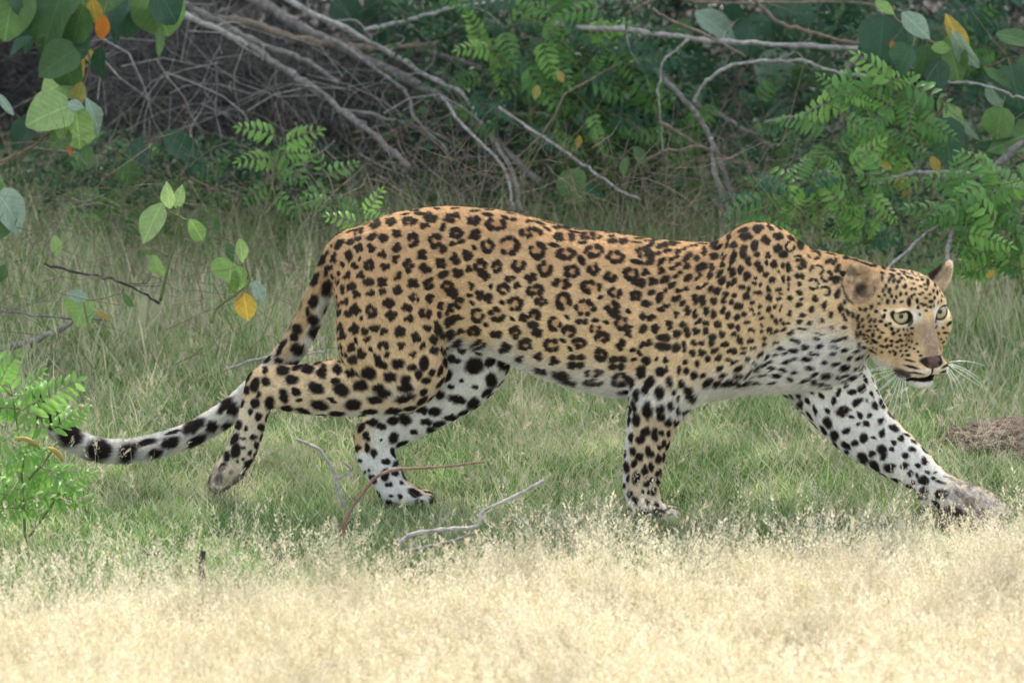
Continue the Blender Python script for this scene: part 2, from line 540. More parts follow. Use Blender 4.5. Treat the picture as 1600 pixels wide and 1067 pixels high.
# which chain each vertex belongs to, how far along it, and the flow of the fur
cid = np.zeros(len(VL), np.int32); best = np.full(len(VL), 1e9); along = np.zeros(len(VL)); flow = np.zeros_like(VL)
for ci, nm in enumerate(NAMES):
    P, pts = CEN[nm]
    for i in range(len(P) - 1):
        m = (max(pts[i, 2:4].max(), pts[i + 1, 2:4].max()) + 20) * PX
        sel = np.where((np.abs(VL - (P[i] + P[i + 1]) / 2) < m + np.abs(P[i + 1] - P[i]) / 2).all(1))[0]
        if len(sel) == 0: continue
        d = seg_d(VL[sel, 0], VL[sel, 1], VL[sel, 2], P[i], pts[i, 2] * PX, pts[i, 3] * PX, P[i + 1], pts[i + 1, 2] * PX, pts[i + 1, 3] * PX)
        up = d < best[sel]
        s2 = sel[up]
        best[s2] = d[up]; cid[s2] = ci; along[s2] = i / (len(P) - 1)
        t = (P[i + 1] - P[i]); t /= np.linalg.norm(t)
        if nm in ('torso', 'chest'): t = -t
        flow[s2] = t
hq = (VL - HO) / HS
hf, hr, hu = hq @ HF, hq @ HR, hq @ HU
is_head = (hf > -100) & (np.abs(hr) < 95) & (hu < 95) & (hu > -125) & (best > 4 * PX) | ((hf > -66) & (hu > -125) & (IX > 1330))
for i_ in range(3):
    pass
hd = np.stack([hf + 0, hr, hu + 60], 1)
hflow = (HF[None] * (-1.0) + HR[None] * (hr / 60)[:, None] + HU[None] * ((hu + 40) / 70)[:, None])
flow[is_head] = hflow[is_head]
# smooth the flow over the mesh
_e = np.concatenate([QL[:, [0, 1]], QL[:, [1, 2]], QL[:, [2, 3]], QL[:, [3, 0]]]); _e = np.concatenate([_e, _e[:, ::-1]])
_c = np.maximum(np.bincount(_e[:, 0], minlength=len(VL)), 1).astype(float)[:, None]
def relax(A, n):
    for _ in range(n):
        A = 0.3 * A + 0.7 * np.stack([np.bincount(_e[:, 0], weights=A[_e[:, 1], k], minlength=len(A)) for k in range(A.shape[1])], 1) / _c
    return A
flow = relax(flow, 12)
isnm = {nm: cid == i for i, nm in enumerate(NAMES)}
far_leg = (isnm['foreleg_far'] | isnm['paw_fore_far'] | isnm['thigh_far'] | isnm['hock_far'] | isnm['paw_hind_far']) & ~is_head
near_leg = (isnm['foreleg'] | isnm['paw_fore'] | isnm['thigh_low'] | isnm['hock'] | isnm['paw_hind']) & ~is_head
is_tail = isnm['tail'] & (IX < 540)

# ---- base coat colour -------------------------------------------------------
TAN = np.array([0.64, 0.45, 0.245]); DTAN = np.array([0.58, 0.385, 0.20]); CREAM = np.array([0.75, 0.60, 0.37]); WHITE = np.array([0.80, 0.78, 0.72])
nz, ny, nxn = NL[:, 2], NL[:, 1], NL[:, 0]
yb = np.interp(IX, [520, 700, 780, 850, 980, 1060, 1120, 1180, 1225, 1247, 1300, 1337, 1390], [640, 620, 556, 586, 606, 622, 604, 570, 543, 526, 528, 538, 556])
wn_ = vnoise(VL, 18, 3) * 7 + vnoise(VL, 45, 5) * 4
white = sstep(-48, 12, IY - yb + wn_)
white = np.maximum(white, sstep(-0.55, -0.85, nz) * (IY > 520))
cream = np.clip((IY - (yb - 200)) / 170, 0, 1) * 0.95
cream = np.maximum(cream, 0.75 * sstep(1225, 1262, IX) * sstep(430, 480, IY))
ridge = sstep(0.55, 0.95, nz) * (IY < 470)
# inner side of far legs
wf = np.clip(sstep(0.25, -0.25, ny + 0.25 * nz), 0, 1)
white = np.where(far_leg, np.maximum(wf, 0.2), white)
hk = isnm['hock_far'] | isnm['thigh_far']
white = np.where(hk & (IX < 585) & (IY > 640) & (IY < 705), white * sstep(560, 590, IX + wn_), white)
# near legs
wn_leg = np.maximum(sstep(0.55, 0.9, -nxn) * isnm['foreleg'], sstep(0.2, 0.7, ny))
wn_leg = np.maximum(wn_leg, sstep(735, 800, IY) * 0.75 * (isnm['foreleg'] | isnm['paw_fore']))
wn_leg = np.maximum(wn_leg, sstep(632, 652, IY) * isnm['thigh_low'])
wn_leg = np.maximum(wn_leg, 0.45 * sstep(600, 640, IY) * (isnm['hock'] | isnm['paw_hind']))
wn_leg = np.maximum(wn_leg, sstep(560, 640, IY) * 0.25)
white = np.where(near_leg, np.maximum(wn_leg, white * 0.0), white)
creamleg = np.where(near_leg, 0.6, cream)
# tail: tan above, white below, all white from half way
tw = np.maximum(sstep(430, 470, IY) * sstep(0.05, 0.6, nxn - nz), sstep(470, 380, IX) * 0.9)
white = np.where(is_tail, tw, white)
# head
hwhite = np.maximum(sstep(-88, -100, hu), sstep(-60, -84, hu) * sstep(-10, -40, hf))
hwhite = np.maximum(hwhite, 0.55 * sstep(-72, -80, hu) * sstep(-8, 6, hf))
hwhite = np.maximum(hwhite, 0.75 * sstep(13, 6, np.hypot((np.abs(hr) - 28) , hu + 15)))
hwhite = np.maximum(hwhite, 0.75 * sstep(12, 5, np.hypot((np.abs(hr) - 18), (hu - 2) * 0.55)))
white = np.where(is_head, hwhite, white)
cream = np.where(is_head, 0.72, creamleg)
base = TAN + (CREAM - TAN) * cream[:, None]
base = base + (DTAN - base) * (0.7 * ridge * (1 - is_head))[:, None]
base = base + (DTAN - base) * (0.38 * np.clip((yb - 110 - IY) / 110, 0, 1) * (1 - is_head))[:, None]
base = base + (WHITE - base) * white[:, None]
# nose bridge greyish brown
nb = is_head * sstep(11, -7, np.abs(hr) - 13 + wn_ * .3) * sstep(4, -22, hu) * sstep(-80, -66, hu) * (hf > -40)
base = base + (np.array([0.42, 0.32, 0.24]) - base) * (0.85 * nb)[:, None]

# ---- spots ------------------------------------------------------------------
dark = np.zeros(len(VL)); inner = np.zeros(len(VL))
bv = BVHTree.FromPolygons([Vector(v) for v in V0.tolist()], Q0.tolist(), all_triangles=False)
wx = vnoise(VL, 95, 11) * 2.0 + vnoise(VL, 200, 13) * 1.1
wy = vnoise(VL, 95, 17) * 2.0 + vnoise(VL, 200, 19) * 1.1
claimed = []          # world point, radius
# spatial hash of the vertices in the picture plane
order = np.argsort(IX); sIX = IX[order]


def hit(x, y):
    d = W(x, y, 0.0) - CAM
    h_ = bv.ray_cast(Vector(CAM), Vector(d).normalized())
    return None if h_[0] is None else (np.array(h_[0]), np.array(h_[1]))


def photo_spot(x, y, rx, ry, ang=0.0, soft=0.28, strength=1.0, warp=1.0):
    hh = hit(x, y)
    if hh is None: return
    p = hh[0]
    R = max(rx, ry) * 1.5 + 3
    a, b = np.searchsorted(sIX, [x - R, x + R])
    c = order[a:b]
    c = c[(np.abs(IY[c] - y) < R)]
    c = c[np.abs(VL[c] - p).max(1) < (max(rx, ry) * 2.6 + 8) * PX]
    if len(c) == 0: return
    dx, dy = IX[c] - x + wx[c] * warp, IY[c] - y + wy[c] * warp
    ca, sa = math.cos(math.radians(ang)), math.sin(math.radians(ang))
    u, v = dx * ca + dy * sa, -dx * sa + dy * ca
    q = np.sqrt((u / rx) ** 2 + (v / ry) ** 2)
    dark[c] = np.maximum(dark[c], strength * sstep(1 + soft, 1 - soft, q))
    claimed.append((p, max(rx, ry)))


def crop(ox, oy, lst, grow=1.0, **kw):
    for s_ in lst:
        x, y = ox + s_[0] / 3.5575, oy + s_[1] / 3.5575
        rx = s_[2] / 3.5575 * grow + 0.35
        ry = (s_[3] if len(s_) > 3 else s_[2]) / 3.5575 * grow + 0.35
        photo_spot(x, y, rx, ry, s_[4] if len(s_) > 4 else 0.0, **kw)


RC3 = [(30,75,60,35),(145,90,45,32),(270,112,75,45),(345,80,50,13,12),(465,158,80,38),(650,182,75,35),(800,176,75,28),(950,203,60,20),(640,130,55,11,4),(490,100,60,11,10),(50,158,50,38),(155,170,40,40),(50,212,50,15,-15),
(225,232,48,50),(345,228,70,68),(500,257,62,60),(660,275,68,44),(815,262,68,48),(935,292,65,46),(1090,265,60,36),(1160,270,35,12,-10),(1235,222,45,16,-10),(45,300,30,38),(110,280,34,40),(185,340,48,45),(275,345,38,45),
(395,337,52,45),(545,357,55,55),(690,372,55,48),(810,360,48,42),(905,402,45,38),(1020,385,56,48),(55,380,35,34),(120,360,26,30),(205,395,38,36),(345,412,42,22,-10),(465,407,38,32),(635,442,60,38),(795,457,75,45),(490,478,68,42),
(310,470,50,42),(388,450,30,22,-20),(930,492,50,38),(1058,428,40,32),(1048,505,42,38),(28,492,36,40),(175,500,36,32),(228,522,30,34),(375,553,60,50),(522,540,46,34),(645,535,60,62),(765,575,74,60),(912,570,55,45),(65,545,36,42),
(165,615,50,52),(275,615,58,52),(130,450,24,28),(430,630,36,28),(490,610,46,36),(595,660,54,52),(675,705,55,42),(745,652,38,17,5),(825,692,48,30),(965,655,50,52),(862,738,55,38),(500,708,38,34),(375,710,45,45),(270,722,36,30),
(150,705,50,34),(435,778,50,40),(580,780,60,45),(730,770,55,40),(855,832,50,44),(965,780,30,40),(185,778,44,30),(325,795,38,34),(30,640,30,34),(75,705,26,26),(20,720,24,24),(75,765,22,20),(75,805,20,18),(60,625,30,24),
(510,845,33,28),(600,867,33,30),(718,848,50,18),(718,892,48,20),(950,862,52,20),(940,900,48,20),(820,935,60,28),(820,985,60,26),(970,970,58,50),(413,857,26,24,25),(535,922,42,13,20),(645,948,42,20,25),(1008,720,22,26),(475,670,30,20),
(700,985,45,14,15),(20,850,20,20),(55,865,20,14),(1020,985,14,24),(20,570,24,30),(930,605,30,16,-20),(1000,690,30,14,-25)]
RC4 = [(800,35,40,10),(885,35,35,10),(755,97,38,30),(668,107,40,28,-20),(575,150,46,22,-30),(642,176,34,17,-15),(855,95,55,33),(975,72,50,32),(940,120,34,22),(1100,78,55,32),(1215,95,38,28),(545,198,46,15,-28),(712,185,28,36),(785,160,36,26),
(875,197,46,48),(1000,200,48,52),(1115,155,50,34),(465,222,26,34,20),(570,242,27,34),(640,240,27,30),(700,277,28,30),(785,240,34,30),(780,300,27,24),(932,280,34,34),(1040,245,20,22),(1098,222,24,17),(515,280,18,28),(440,300,13,34),(630,337,38,42),
(720,340,30,30,-20),(850,337,38,48),(945,352,40,34),(1035,325,44,36),(1110,290,26,36),(550,335,22,26),(505,390,27,29),(580,390,27,29),(785,395,27,32),(703,428,40,32),(625,428,30,18),(875,435,38,34),(965,440,38,45),(1065,452,42,40),
(1045,388,30,18,-15),(1120,370,28,30),(530,452,24,22),(560,495,30,25),(635,487,28,24),(705,480,27,22),(790,472,34,30),(880,510,42,30),(970,520,36,30),(495,532,30,23),(480,465,11,20),(735,547,42,36),(1100,497,32,34,20),(555,580,34,38),
(640,590,40,46),(515,600,24,19),(750,612,40,34),(835,572,34,32),(850,630,32,30),(940,600,42,36),(1025,590,22,58,10),(460,595,13,18),(548,685,32,38),(600,700,22,28),(615,742,30,22),(660,680,34,30),(710,700,24,26),(470,675,28,30),(480,725,26,30),
(795,705,42,34),(890,732,28,34),(950,680,32,28),(1012,690,20,28),(990,745,24,22),(1125,555,20,45,10),(525,790,32,28),(588,825,30,38),(540,857,26,20),(705,780,42,26),(805,778,30,26),(870,828,28,24),(925,785,22,32),(990,803,24,20),
(1050,800,16,36,10),(450,845,30,28),(370,905,26,30),(865,903,22,17),(415,810,18,28,30),(1070,580,14,34,15),(1075,650,20,28,20),(1078,722,18,18),(1140,652,22,24),(1147,710,18,20),(1135,762,18,14),(1142,805,17,14),(1075,848,14,17),
(1195,455,22,30),(1150,450,20,24),(1150,505,22,20),(1170,555,18,22),(1140,600,18,20),(880,435,20,14),(1040,725,14,20),(1000,650,12,10)]
RC2 = [(420,215,15,30,25),(490,200,12,44,15),(522,225,18,18),(545,115,25,8,-20),(580,140,28,14,-20),(590,175,32,17,8),(660,130,35,28),(725,125,20,10,30),(700,195,34,32),(770,175,34,24),(830,232,34,34),(895,225,22,24),(640,225,20,26,20),
(580,238,18,17),(765,242,22,22),(575,278,18,22),(650,275,17,14),(710,282,24,26),(795,278,24,18),(880,297,30,22),(915,328,13,22),(975,282,40,30),(1050,318,18,12,-40),(1085,320,11,20,40),(415,285,22,20),(520,285,15,28,5),(605,315,14,24,-10),
(650,330,14,18,10),(667,357,16,18,20),(705,322,8,14),(745,328,18,16),(795,332,10,12),(828,352,14,26,-15),(985,362,44,30),(890,355,14,10),(1040,397,36,34),(1105,355,12,18,30),(465,310,11,38,20),(505,337,13,40,20),(405,345,13,20,10),(320,300,14,16),
(360,262,10,22,10),(345,350,32,20,-35),(560,362,14,20,10),(515,377,15,24,15),(445,380,12,24,25),(390,392,14,22,10),(330,402,12,28,35),(595,395,17,24,30),(640,405,10,8),(700,385,16,14),(768,368,10),(735,417,16,13,-30),(795,410,9,14),(828,412,8,12),
(830,457,9,27),(880,395,12),(905,400,8,14),(890,440,10,12),(455,420,20,18),(520,428,12,26,25),(490,440,10,18),(635,435,14,9),(670,442,10,12),(565,455,18,10),(605,467,12,17,10),(715,467,10,16),(770,470,14,8),(965,442,40,34),(1035,480,36,30),
(1090,418,22,20),(1145,440,8,28),(1100,495,12,26,20),(430,477,20,20,30),(395,467,12,16,30),(240,475,40,13,-15),(350,450,40,10,-20),(480,492,12,15),(655,490,22,9),(590,505,20,18),(525,505,14,12),(465,527,14,18,20),(410,537,18,20),(350,527,18,28),
(310,522,16,24),(715,515,14,19),(785,492,12,6),(770,518,14,8),(835,520,14,13),(890,490,14,12),(975,522,16,15,-30),(1030,560,12,24,20),(900,528,14,8),(885,557,18,10),(625,540,12,10),(670,560,10),(510,540,14,12),(550,562,22,18),(750,565,6,10),
(780,575,6,16),(715,578,12),(620,577,12,8),(840,602,10,18,20),(465,582,12,20,10),(370,585,15,20),(310,602,14,22),(265,587,15,22),(205,612,22,28),(410,605,14,22),(490,612,12,22,10),(540,622,15,15),(575,605,12,13),(635,607,10,6),(660,600,8),
(680,625,16,8,-20),(730,615,10,8),(755,642,11,16,-20),(910,615,22,9,-10),(890,653,16,11),(945,655,12,9),(910,690,24,6,5),(960,580,10,12),(1065,610,10,14),(1020,640,10,8),(1075,680,10,8),(1140,680,14,8),(1120,570,8,20,-20),(1135,620,6,20,-30),
(1160,600,8,12),(1185,612,6,12),(800,658,9),(828,657,11,9),(785,635,8),(330,645,20,11,-40),(370,655,15,15),(435,662,20,20),(240,665,18,13),(165,672,24,30),(90,690,24,36),(600,648,16,9),(678,668,9),(510,670,18,13),(548,684,11,17),(618,694,18,10),
(680,700,10),(720,690,18,10,-40),(760,700,14,9),(800,690,14,9,-30),(210,715,20,22),(265,705,15,26),(315,700,15,20),(365,702,15,18),(455,717,14,20,10),(400,735,18,20),(520,718,14,11),(555,745,16,24,-15),(620,750,18,11,-20),(690,740,10,8),
(735,712,12,6),(840,712,20,12,-35),(690,772,10,8),(760,765,16,8),(400,767,15,17),(475,775,22,15),(580,790,14,8),(630,795,14,8),(345,770,12),(305,770,16),(420,808,26,14,-25),(515,812,24,13),(575,822,16,9),(495,860,16,9),(345,820,28,22),
(295,825,14,16),(440,848,20,13,-50),(600,855,14,9),(640,870,10,6),(870,755,32,14,10),(925,790,18,15),(790,800,18,9),(760,830,14,7),(810,828,12,7),(858,852,14,9),(975,825,28,11),(985,745,16,7),(1000,718,30,5,10),(1100,750,30,10,-10),(1140,735,18,7,-20),
(1090,785,30,7,5),(1145,900,22,13,-10),(1100,880,22,9,-20),(690,950,20,6),(740,905,16,7),(735,870,10,6),(60,310,28,38,20),(130,232,38,14,-8),(95,278,32,12,-20),(35,375,30,28),(120,372,32,24,-20),(235,255,36,11,-25),(190,297,40,16,-25),
(268,295,30,16,-35),(200,345,38,16,-35),(262,342,20,15,-30),(212,388,34,12,-30),(140,418,28,18,-30),(75,430,34,30),(265,412,24,16,-30),(70,487,24,13,-20),(15,437,17,20),(130,490,30,14,-40),(205,522,25,14,-30),(110,522,20,26,25),(240,547,20,12,-30),
(150,560,18,11,-20),(35,552,25,18),(65,627,34,22),(120,585,20,13),(20,690,24,20,-40),(135,738,36,18),(135,787,42,20),(22,775,26,26),(55,768,26,26),(205,792,17,26),(247,790,13,26),(20,620,16,18),(175,450,26,14,-40),(1000,250,30,8,15),(1060,265,30,7,12),
(1180,262,20,7,15),(940,235,14,8,30),(1240,300,18,6,20),(1150,300,14,8),(300,230,30,9,-12),(200,212,36,8,5),(60,205,40,8,5)]


def ros_list(ox, oy, lst, kk):
    R = random.Random(kk)
    for s_ in lst:
        cx, cy = s_[0], s_[1]
        rx = s_[2]; ry = s_[3] if len(s_) > 3 else s_[2]; ang = s_[4] if len(s_) > 4 else 0.0
        mx, mn = max(rx, ry), min(rx, ry)
        if mn >= 21: rx, ry = rx * .94, ry * .94
        X_, Y_ = ox + cx / 3.5575, oy + cy / 3.5575
        ca, sa = math.cos(math.radians(ang)), math.sin(math.radians(ang))
        k = 1 / 3.5575

        def sp(u, v, a, b, an):
            photo_spot(X_ + (u * ca - v * sa) * k, Y_ + (u * sa + v * ca) * k, a * k, b * k, an + ang, soft=0.24, strength=0.97)
        if mn < 21 or mx < 26:
            if mx > mn * 2.1 and mx > 26:                    # long ones fall into two pieces
                e = 1 if rx > ry else 0
                for q_ in (-1, 1):
                    sp(q_ * rx * .48 * e, q_ * ry * .48 * (1 - e), rx * (.54 if e else 1), ry * (1 if e else .54), R.uniform(-10, 10))
            else:
                sp(0, 0, rx * 1.18 + 2, ry * 1.18 + 2, R.uniform(-8, 8))
            continue
        if kk == 5 and cx > 800:                              # neck: thin open rings
            n_ = 6; t0 = R.uniform(0, 6.28)
            for i_ in range(n_):
                a = t0 + 6.283 * i_ / (n_ + R.choice([1.0, 1.8]))
                an = math.degrees(math.atan2(ry * math.cos(a), -rx * math.sin(a)))
                sp((rx - 8) * math.cos(a), (ry - 7) * math.sin(a), 12.5 * R.uniform(.9, 1.3), 8.5, an)
            continue
        if mx < 42:                                           # clump of blotches round a small brown heart
            n_ = 3 if mx < 34 else 4
            t0 = R.uniform(0, 6.28); g = 0.62
            for i_ in range(n_):
                a = t0 + 6.283 * i_ / (n_ + R.choice([0, 0.5, 0.9])) + R.gauss(0, .12)
                sp(rx * .5 * math.cos(a), ry * .5 * math.sin(a), rx * R.uniform(.50, .64), ry * R.uniform(.48, .60), R.uniform(-40, 40))
        else:
            n_ = 4 if mx < 50 else 5 if mx < 62 else 6
            t0 = R.uniform(0, 6.28)
            gap = R.choice([0.15, .8, 1.0])
            for i_ in range(n_):
                a = t0 + 6.283 * i_ / (n_ + gap) + R.gauss(0, .10)
                b_ = 17.5 * R.uniform(.85, 1.15) * (1 if mn > 30 else .75)
                an = math.degrees(math.atan2(ry * math.cos(a), -rx * math.sin(a)))
                sp((rx - b_) * .93 * math.cos(a), (ry - b_ * .9) * .93 * math.sin(a), b_ * R.uniform(1.05, 1.5), b_ * .95, an)
        inner_spot(X_, Y_, rx * k * .8, ry * k * .8)


def inner_spot(x, y, rx, ry):
    hh = hit(x, y)
    if hh is None: return
    R = max(rx, ry) * 1.2
    a, b = np.searchsorted(sIX, [x - R, x + R])
    c = order[a:b]
    c = c[(np.abs(IY[c] - y) < R)]
    c = c[np.abs(VL[c] - hh[0]).max(1) < (max(rx, ry) * 2.2 + 8) * PX]
    q = np.hypot((IX[c] - x) / rx, (IY[c] - y) / ry)
    inner[c] = np.maximum(inner[c], sstep(1.15, 0.75, q))


FACE = [(680,350,8,18,20),(705,355,9,14,30),(730,360,12,9,-30),(762,385,9,14,30),(680,410,10,17,10),(645,410,6,12,25),(655,435,7),(700,330,14,8,-20),(745,340,10,8),
(670,470,9,14,20),(705,470,7,12,20),(745,470,12,7,-20),(785,470,10,24),(830,465,8,14),(835,500,8,10),(770,425,7,10),(800,400,8,6),(815,430,8,5),(850,385,10,6,20),(890,365,9,20),
(880,400,10,6),(845,430,10,5,20),(875,450,10,5),(900,430,9,5),(905,470,12,8),(870,490,14,6,-10),(845,540,5,8),(880,520,8,5),(905,500,8,6),(925,450,6,10),(920,410,6,10),(860,350,10,6),
(830,350,10,5,20),(800,340,12,6,10),(810,370,8,5),(650,515,10,7),(645,550,7,16,10),(607,525,9),(620,480,9,8),(580,500,8,14,30),(548,515,7,12,30),(565,550,6,14,30),(600,575,8,12,30),
(575,575,6,16,30),(530,570,6,10,20),(535,605,6,12),(575,607,9,6),(605,605,8,6),(630,580,12,8),(660,600,9),(680,590,7,9),(690,620,12,9,45),(565,630,14,6),(590,655,8,12,10),(540,650,8),
(520,640,6,14),(625,665,7,12,30),(660,680,7,13,25),(640,640,10,6),(615,625,8,6),(700,645,9,12,40),(725,630,6,12,40),(690,685,10,8),(720,690,10,6),(740,680,12,7),(765,650,7,5),(735,655,7,6),
(690,710,8),(665,715,8,12,20),(710,755,7,12,10),(740,740,8,7),(770,710,8,5,-30),(790,720,7,5),(600,690,20,8,30),(640,715,12,6,30),(560,690,8,6),(545,720,14,7,30),(580,740,14,6,30),
(510,600,8,20,10),(505,560,8,20,10),(500,650,8,20,-10),(515,700,8,18,-20),(790,795,28,5,15),(800,830,40,6,15),(820,862,50,4,8),(780,765,12,7),(835,745,6),(815,730,6,5),
(985,640,14,5),(990,695,10,5),(985,825,22,6,-30),(975,855,18,5,-20),(1000,790,10,5,-30),(1005,590,18,7,-40),(720,720,8,6),(745,710,7,5),(770,740,9,5,-20),(700,740,7),(680,745,6,9),
(430,560,8,20,-30),(400,510,8,20,-10),(430,470,8,16,20),(440,520,7,14,-30),(480,545,8,14),(720,390,8,14,20),(740,430,7,12,10),(690,440,7,11,15),(715,445,6,10),(660,385,7,16,15),(800,440,6,12),(820,400,8,6,20),(860,420,8,5,10),(855,480,10,5,-10),(890,500,8,4,-10),(780,335,10,6,15),(730,320,12,6,10),(690,320,10,6,10),(905,340,8,12,-20),(930,380,6,12,-10),(940,420,6,12),(870,375,9,5,20),(640,340,8,22,5),(600,270,12,6,20),(650,285,14,6,20),(700,300,16,6,15),(640,310,14,6,20),(760,310,14,6,10)]
FORE = [(365,75,25,38,10),(395,15,28,25),(470,72,26,25),(505,60,14,18),(500,10,18,20),(340,200,16,34),(412,130,28,34,30),(388,172,22,25),(468,185,26,36,10),(525,130,20,34),(590,142,18,22),
(575,65,15,24),(617,65,15,22),(657,90,20,25,10),(610,15,14,12),(680,25,15,20),(552,185,13,18,20),(573,220,6,16),(398,285,28,52),(335,335,22,42,-5),(468,272,30,24),(470,318,24,26),(533,255,16,28),
(570,283,13,24,10),(515,350,22,26),(550,345,8,14),(305,435,12,28,-10),(388,408,26,30,10),(360,447,24,28,20),(437,420,20,38),(475,410,13,18),(513,415,9,18),(487,468,12,22),(468,492,12,16),
(315,512,18,24),(400,503,18,24),(415,530,24,20),(352,542,24,24),(325,580,16,24,10),(487,545,10,26,10),(460,555,15,28,10),(385,620,16,32),(418,600,14,26),(455,628,14,22,30),(290,665,10,24,-5),
(337,665,22,36),(395,692,24,16,-30),(420,672,14,15),(453,680,8,20),(300,750,12,22),(330,785,15,26,-10),(370,745,14,18,-10),(432,737,15,24,10),(402,742,8,14),(395,795,12,17),(445,810,14,15),
(362,828,8,10),(303,835,8,12),(337,860,10,15),(268,700,8,14),(300,280,8,30),(320,130,12,22),(500,838,20,5,-20),(520,868,18,5,-10),(740,130,36,20,-35),(790,135,30,14,-40),(820,88,22,16,-20),
(710,90,22,14,-30),(630,175,24,26,-45),(800,50,26,12,-25),(908,55,32,12,-30),(910,90,28,10,-15),(910,120,20,10),(880,20,24,10,-25),(1000,45,24,10,-10),(1015,62,20,7)]
FARF = [(520,165,28,20,-40),(495,240,34,18,-40),(415,290,42,28,-10),(330,290,14,22,-30),(258,285,12,34,-10),(545,230,8,14,10),(592,262,15,26,-20),(330,355,24,34,-15),(368,425,26,36,-20),
(278,392,18,28,-20),(462,322,14,10),(557,315,12,15),(545,362,22,20),(500,360,12,6),(627,345,14,22,25),(433,398,26,18,-35),(530,440,22,32,20),(582,437,16,8),(632,412,15,24,10),(700,388,30,18,10),
(478,470,20),(737,443,17,20,20),(700,468,16,14,15),(685,502,18,16),(630,508,28,32,-20),(577,528,20),(640,545,20,22),(432,518,12,16,-20),(525,552,24,38,-40),(672,605,34,26,-10),(797,505,22,18),(762,540,22,18,15),
(757,592,26,20,-20),(865,568,16,24,-15),(835,593,16,13),(790,635,15,18),(825,648,10,14),(885,630,15,9),(925,632,10,7),(918,665,14,11),(805,685,14),(805,462,18,8,30),(765,425,20,6,25),
(180,250,18,28,-20),(210,340,10,16),(1010,668,38,6,25),(1060,690,9,18,-30),(435,45,24,16),(330,90,32,13,-10),(320,130,45,8,5),(405,95,18,9),(480,100,24,18,-50),(860,735,26,24),(1030,845,44,22,30),
(960,690,30,8,20),(1110,720,10,20),(1180,765,10,20),(270,120,20,8),(430,150,20,8,-30)]
HIND = [(150,68,36,28),(55,130,22,30),(200,120,38,28,10),(290,60,35,26),(370,78,28,34),(455,60,26,30),(525,78,28,24),(625,80,42,36,20),(335,165,48,30,20),(480,175,46,34,30),(445,128,22,20),
(580,150,38,34,10),(745,100,40,28),(680,160,34,24),(710,190,44,24),(665,230,46,22),(830,120,28,30),(830,160,45,22),(790,25,34,30),(905,85,22,28,20),(870,48,20,16),(975,75,22,20),(945,120,30,18,-20),(830,218,58,24,-15),
(770,290,46,16,-10),(635,295,46,15,-5),(540,255,45,34),(355,260,55,26,15),(225,185,28,20,20),(160,210,26,42,-15),(80,245,28,38),(20,200,14),(265,290,46,15,15),(145,300,30,15),(455,305,45,13),
(425,230,26,13,25),(245,235,16,11),(15,320,18,22),(40,385,14,22,-20)]
FARH = [(1215,40,55,46),(1020,200,38,24,20),(1120,225,52,24,15),(1310,120,34,44),(1215,155,20,11,20),(1145,120,18,11),(1085,155,16,13),(1210,250,40,28,-45),(925,285,34,23,15),(1085,325,42,17,-5),
(950,350,34,19,5),(975,395,28,21,10),(1065,370,30,9,-35),(880,408,26,13,20),(915,450,26,15,-25),(830,340,34,34,10),(700,375,30,22),(768,440,30,34,10),(820,487,36,28),(612,430,22,28,-10),
(617,495,14,30),(652,525,20,30,-15),(562,498,20,18),(698,455,8),(720,570,24,18,15),(775,580,20,17),(578,563,13,12),(605,630,9,8),(630,622,10,8),(555,400,14,10),(740,700,22,15),(805,688,12,14),
(770,640,20,15),(797,770,12,17),(750,765,12,9),(650,352,34,22),(1380,30,40,34)]
TAILA = [(115,215,50,50),(120,300,50,60),(200,350,56,56,30),(290,430,70,62,35),(450,508,74,58,10),(610,522,52,50),(700,470,70,18,-12),(845,465,52,30,-15),(765,522,38,26,-5),(975,375,72,34,-30),(1000,445,60,22,-25),
(1075,375,36,30,-40),(1145,262,64,22,-50),(1192,275,36,34,-45),(1165,360,38,16,-20),(1262,170,20,28),(860,412,50,9,-15),(1370,65,14,24),(1368,130,18,24),(1335,200,14,20),(1285,295,15,18),(1330,325,18),
(1345,380,18,22,-20),(1262,385,12,14),(1300,435,18,20),(1390,350,10),(1315,480,12,22),(1245,498,12,10),(1280,525,12,14),(1215,568,13,10),(1250,560,10,8),(1240,440,20,5),(1155,540,12,30,5),(1180,630,10,14)]
TAILB = [(395,460,34,44,20),(410,520,14,30,20),(330,410,20,42,20),(380,300,16,46,30),(395,370,14,32,10),(250,540,26,56,20),(320,535,28,36,20),(290,590,14,26),(320,635,34,34,-20),(230,690,30,32),(215,735,26,22),
(170,710,16,56,30),(235,798,38,32,-20),(140,795,16,56,30),(130,865,26,18),(70,860,14,30,40),(430,300,12,26,20),(470,225,14,40,35)]
crop(1200, 340, FACE, 1.1, soft=0.35, strength=1.0, warp=0.25)
crop(900, 560, FORE, 1.04)
crop(1200, 560, FARF, 1.0)
crop(400, 560, HIND, 1.05)
crop(400, 560, FARH, 1.0)
crop(30, 560, TAILA, 1.03)
crop(400, 320, TAILB, 1.03)
ros_list(700, 320, RC3, 3)
ros_list(400, 320, [s_ for s_ in RC4 if s_[0] < 1085], 4)
ros_list(1000, 320, RC2, 5)
n_traced = len(claimed)
CL = np.array([c[0] for c in claimed]); CR = np.array([c[1] for c in claimed])

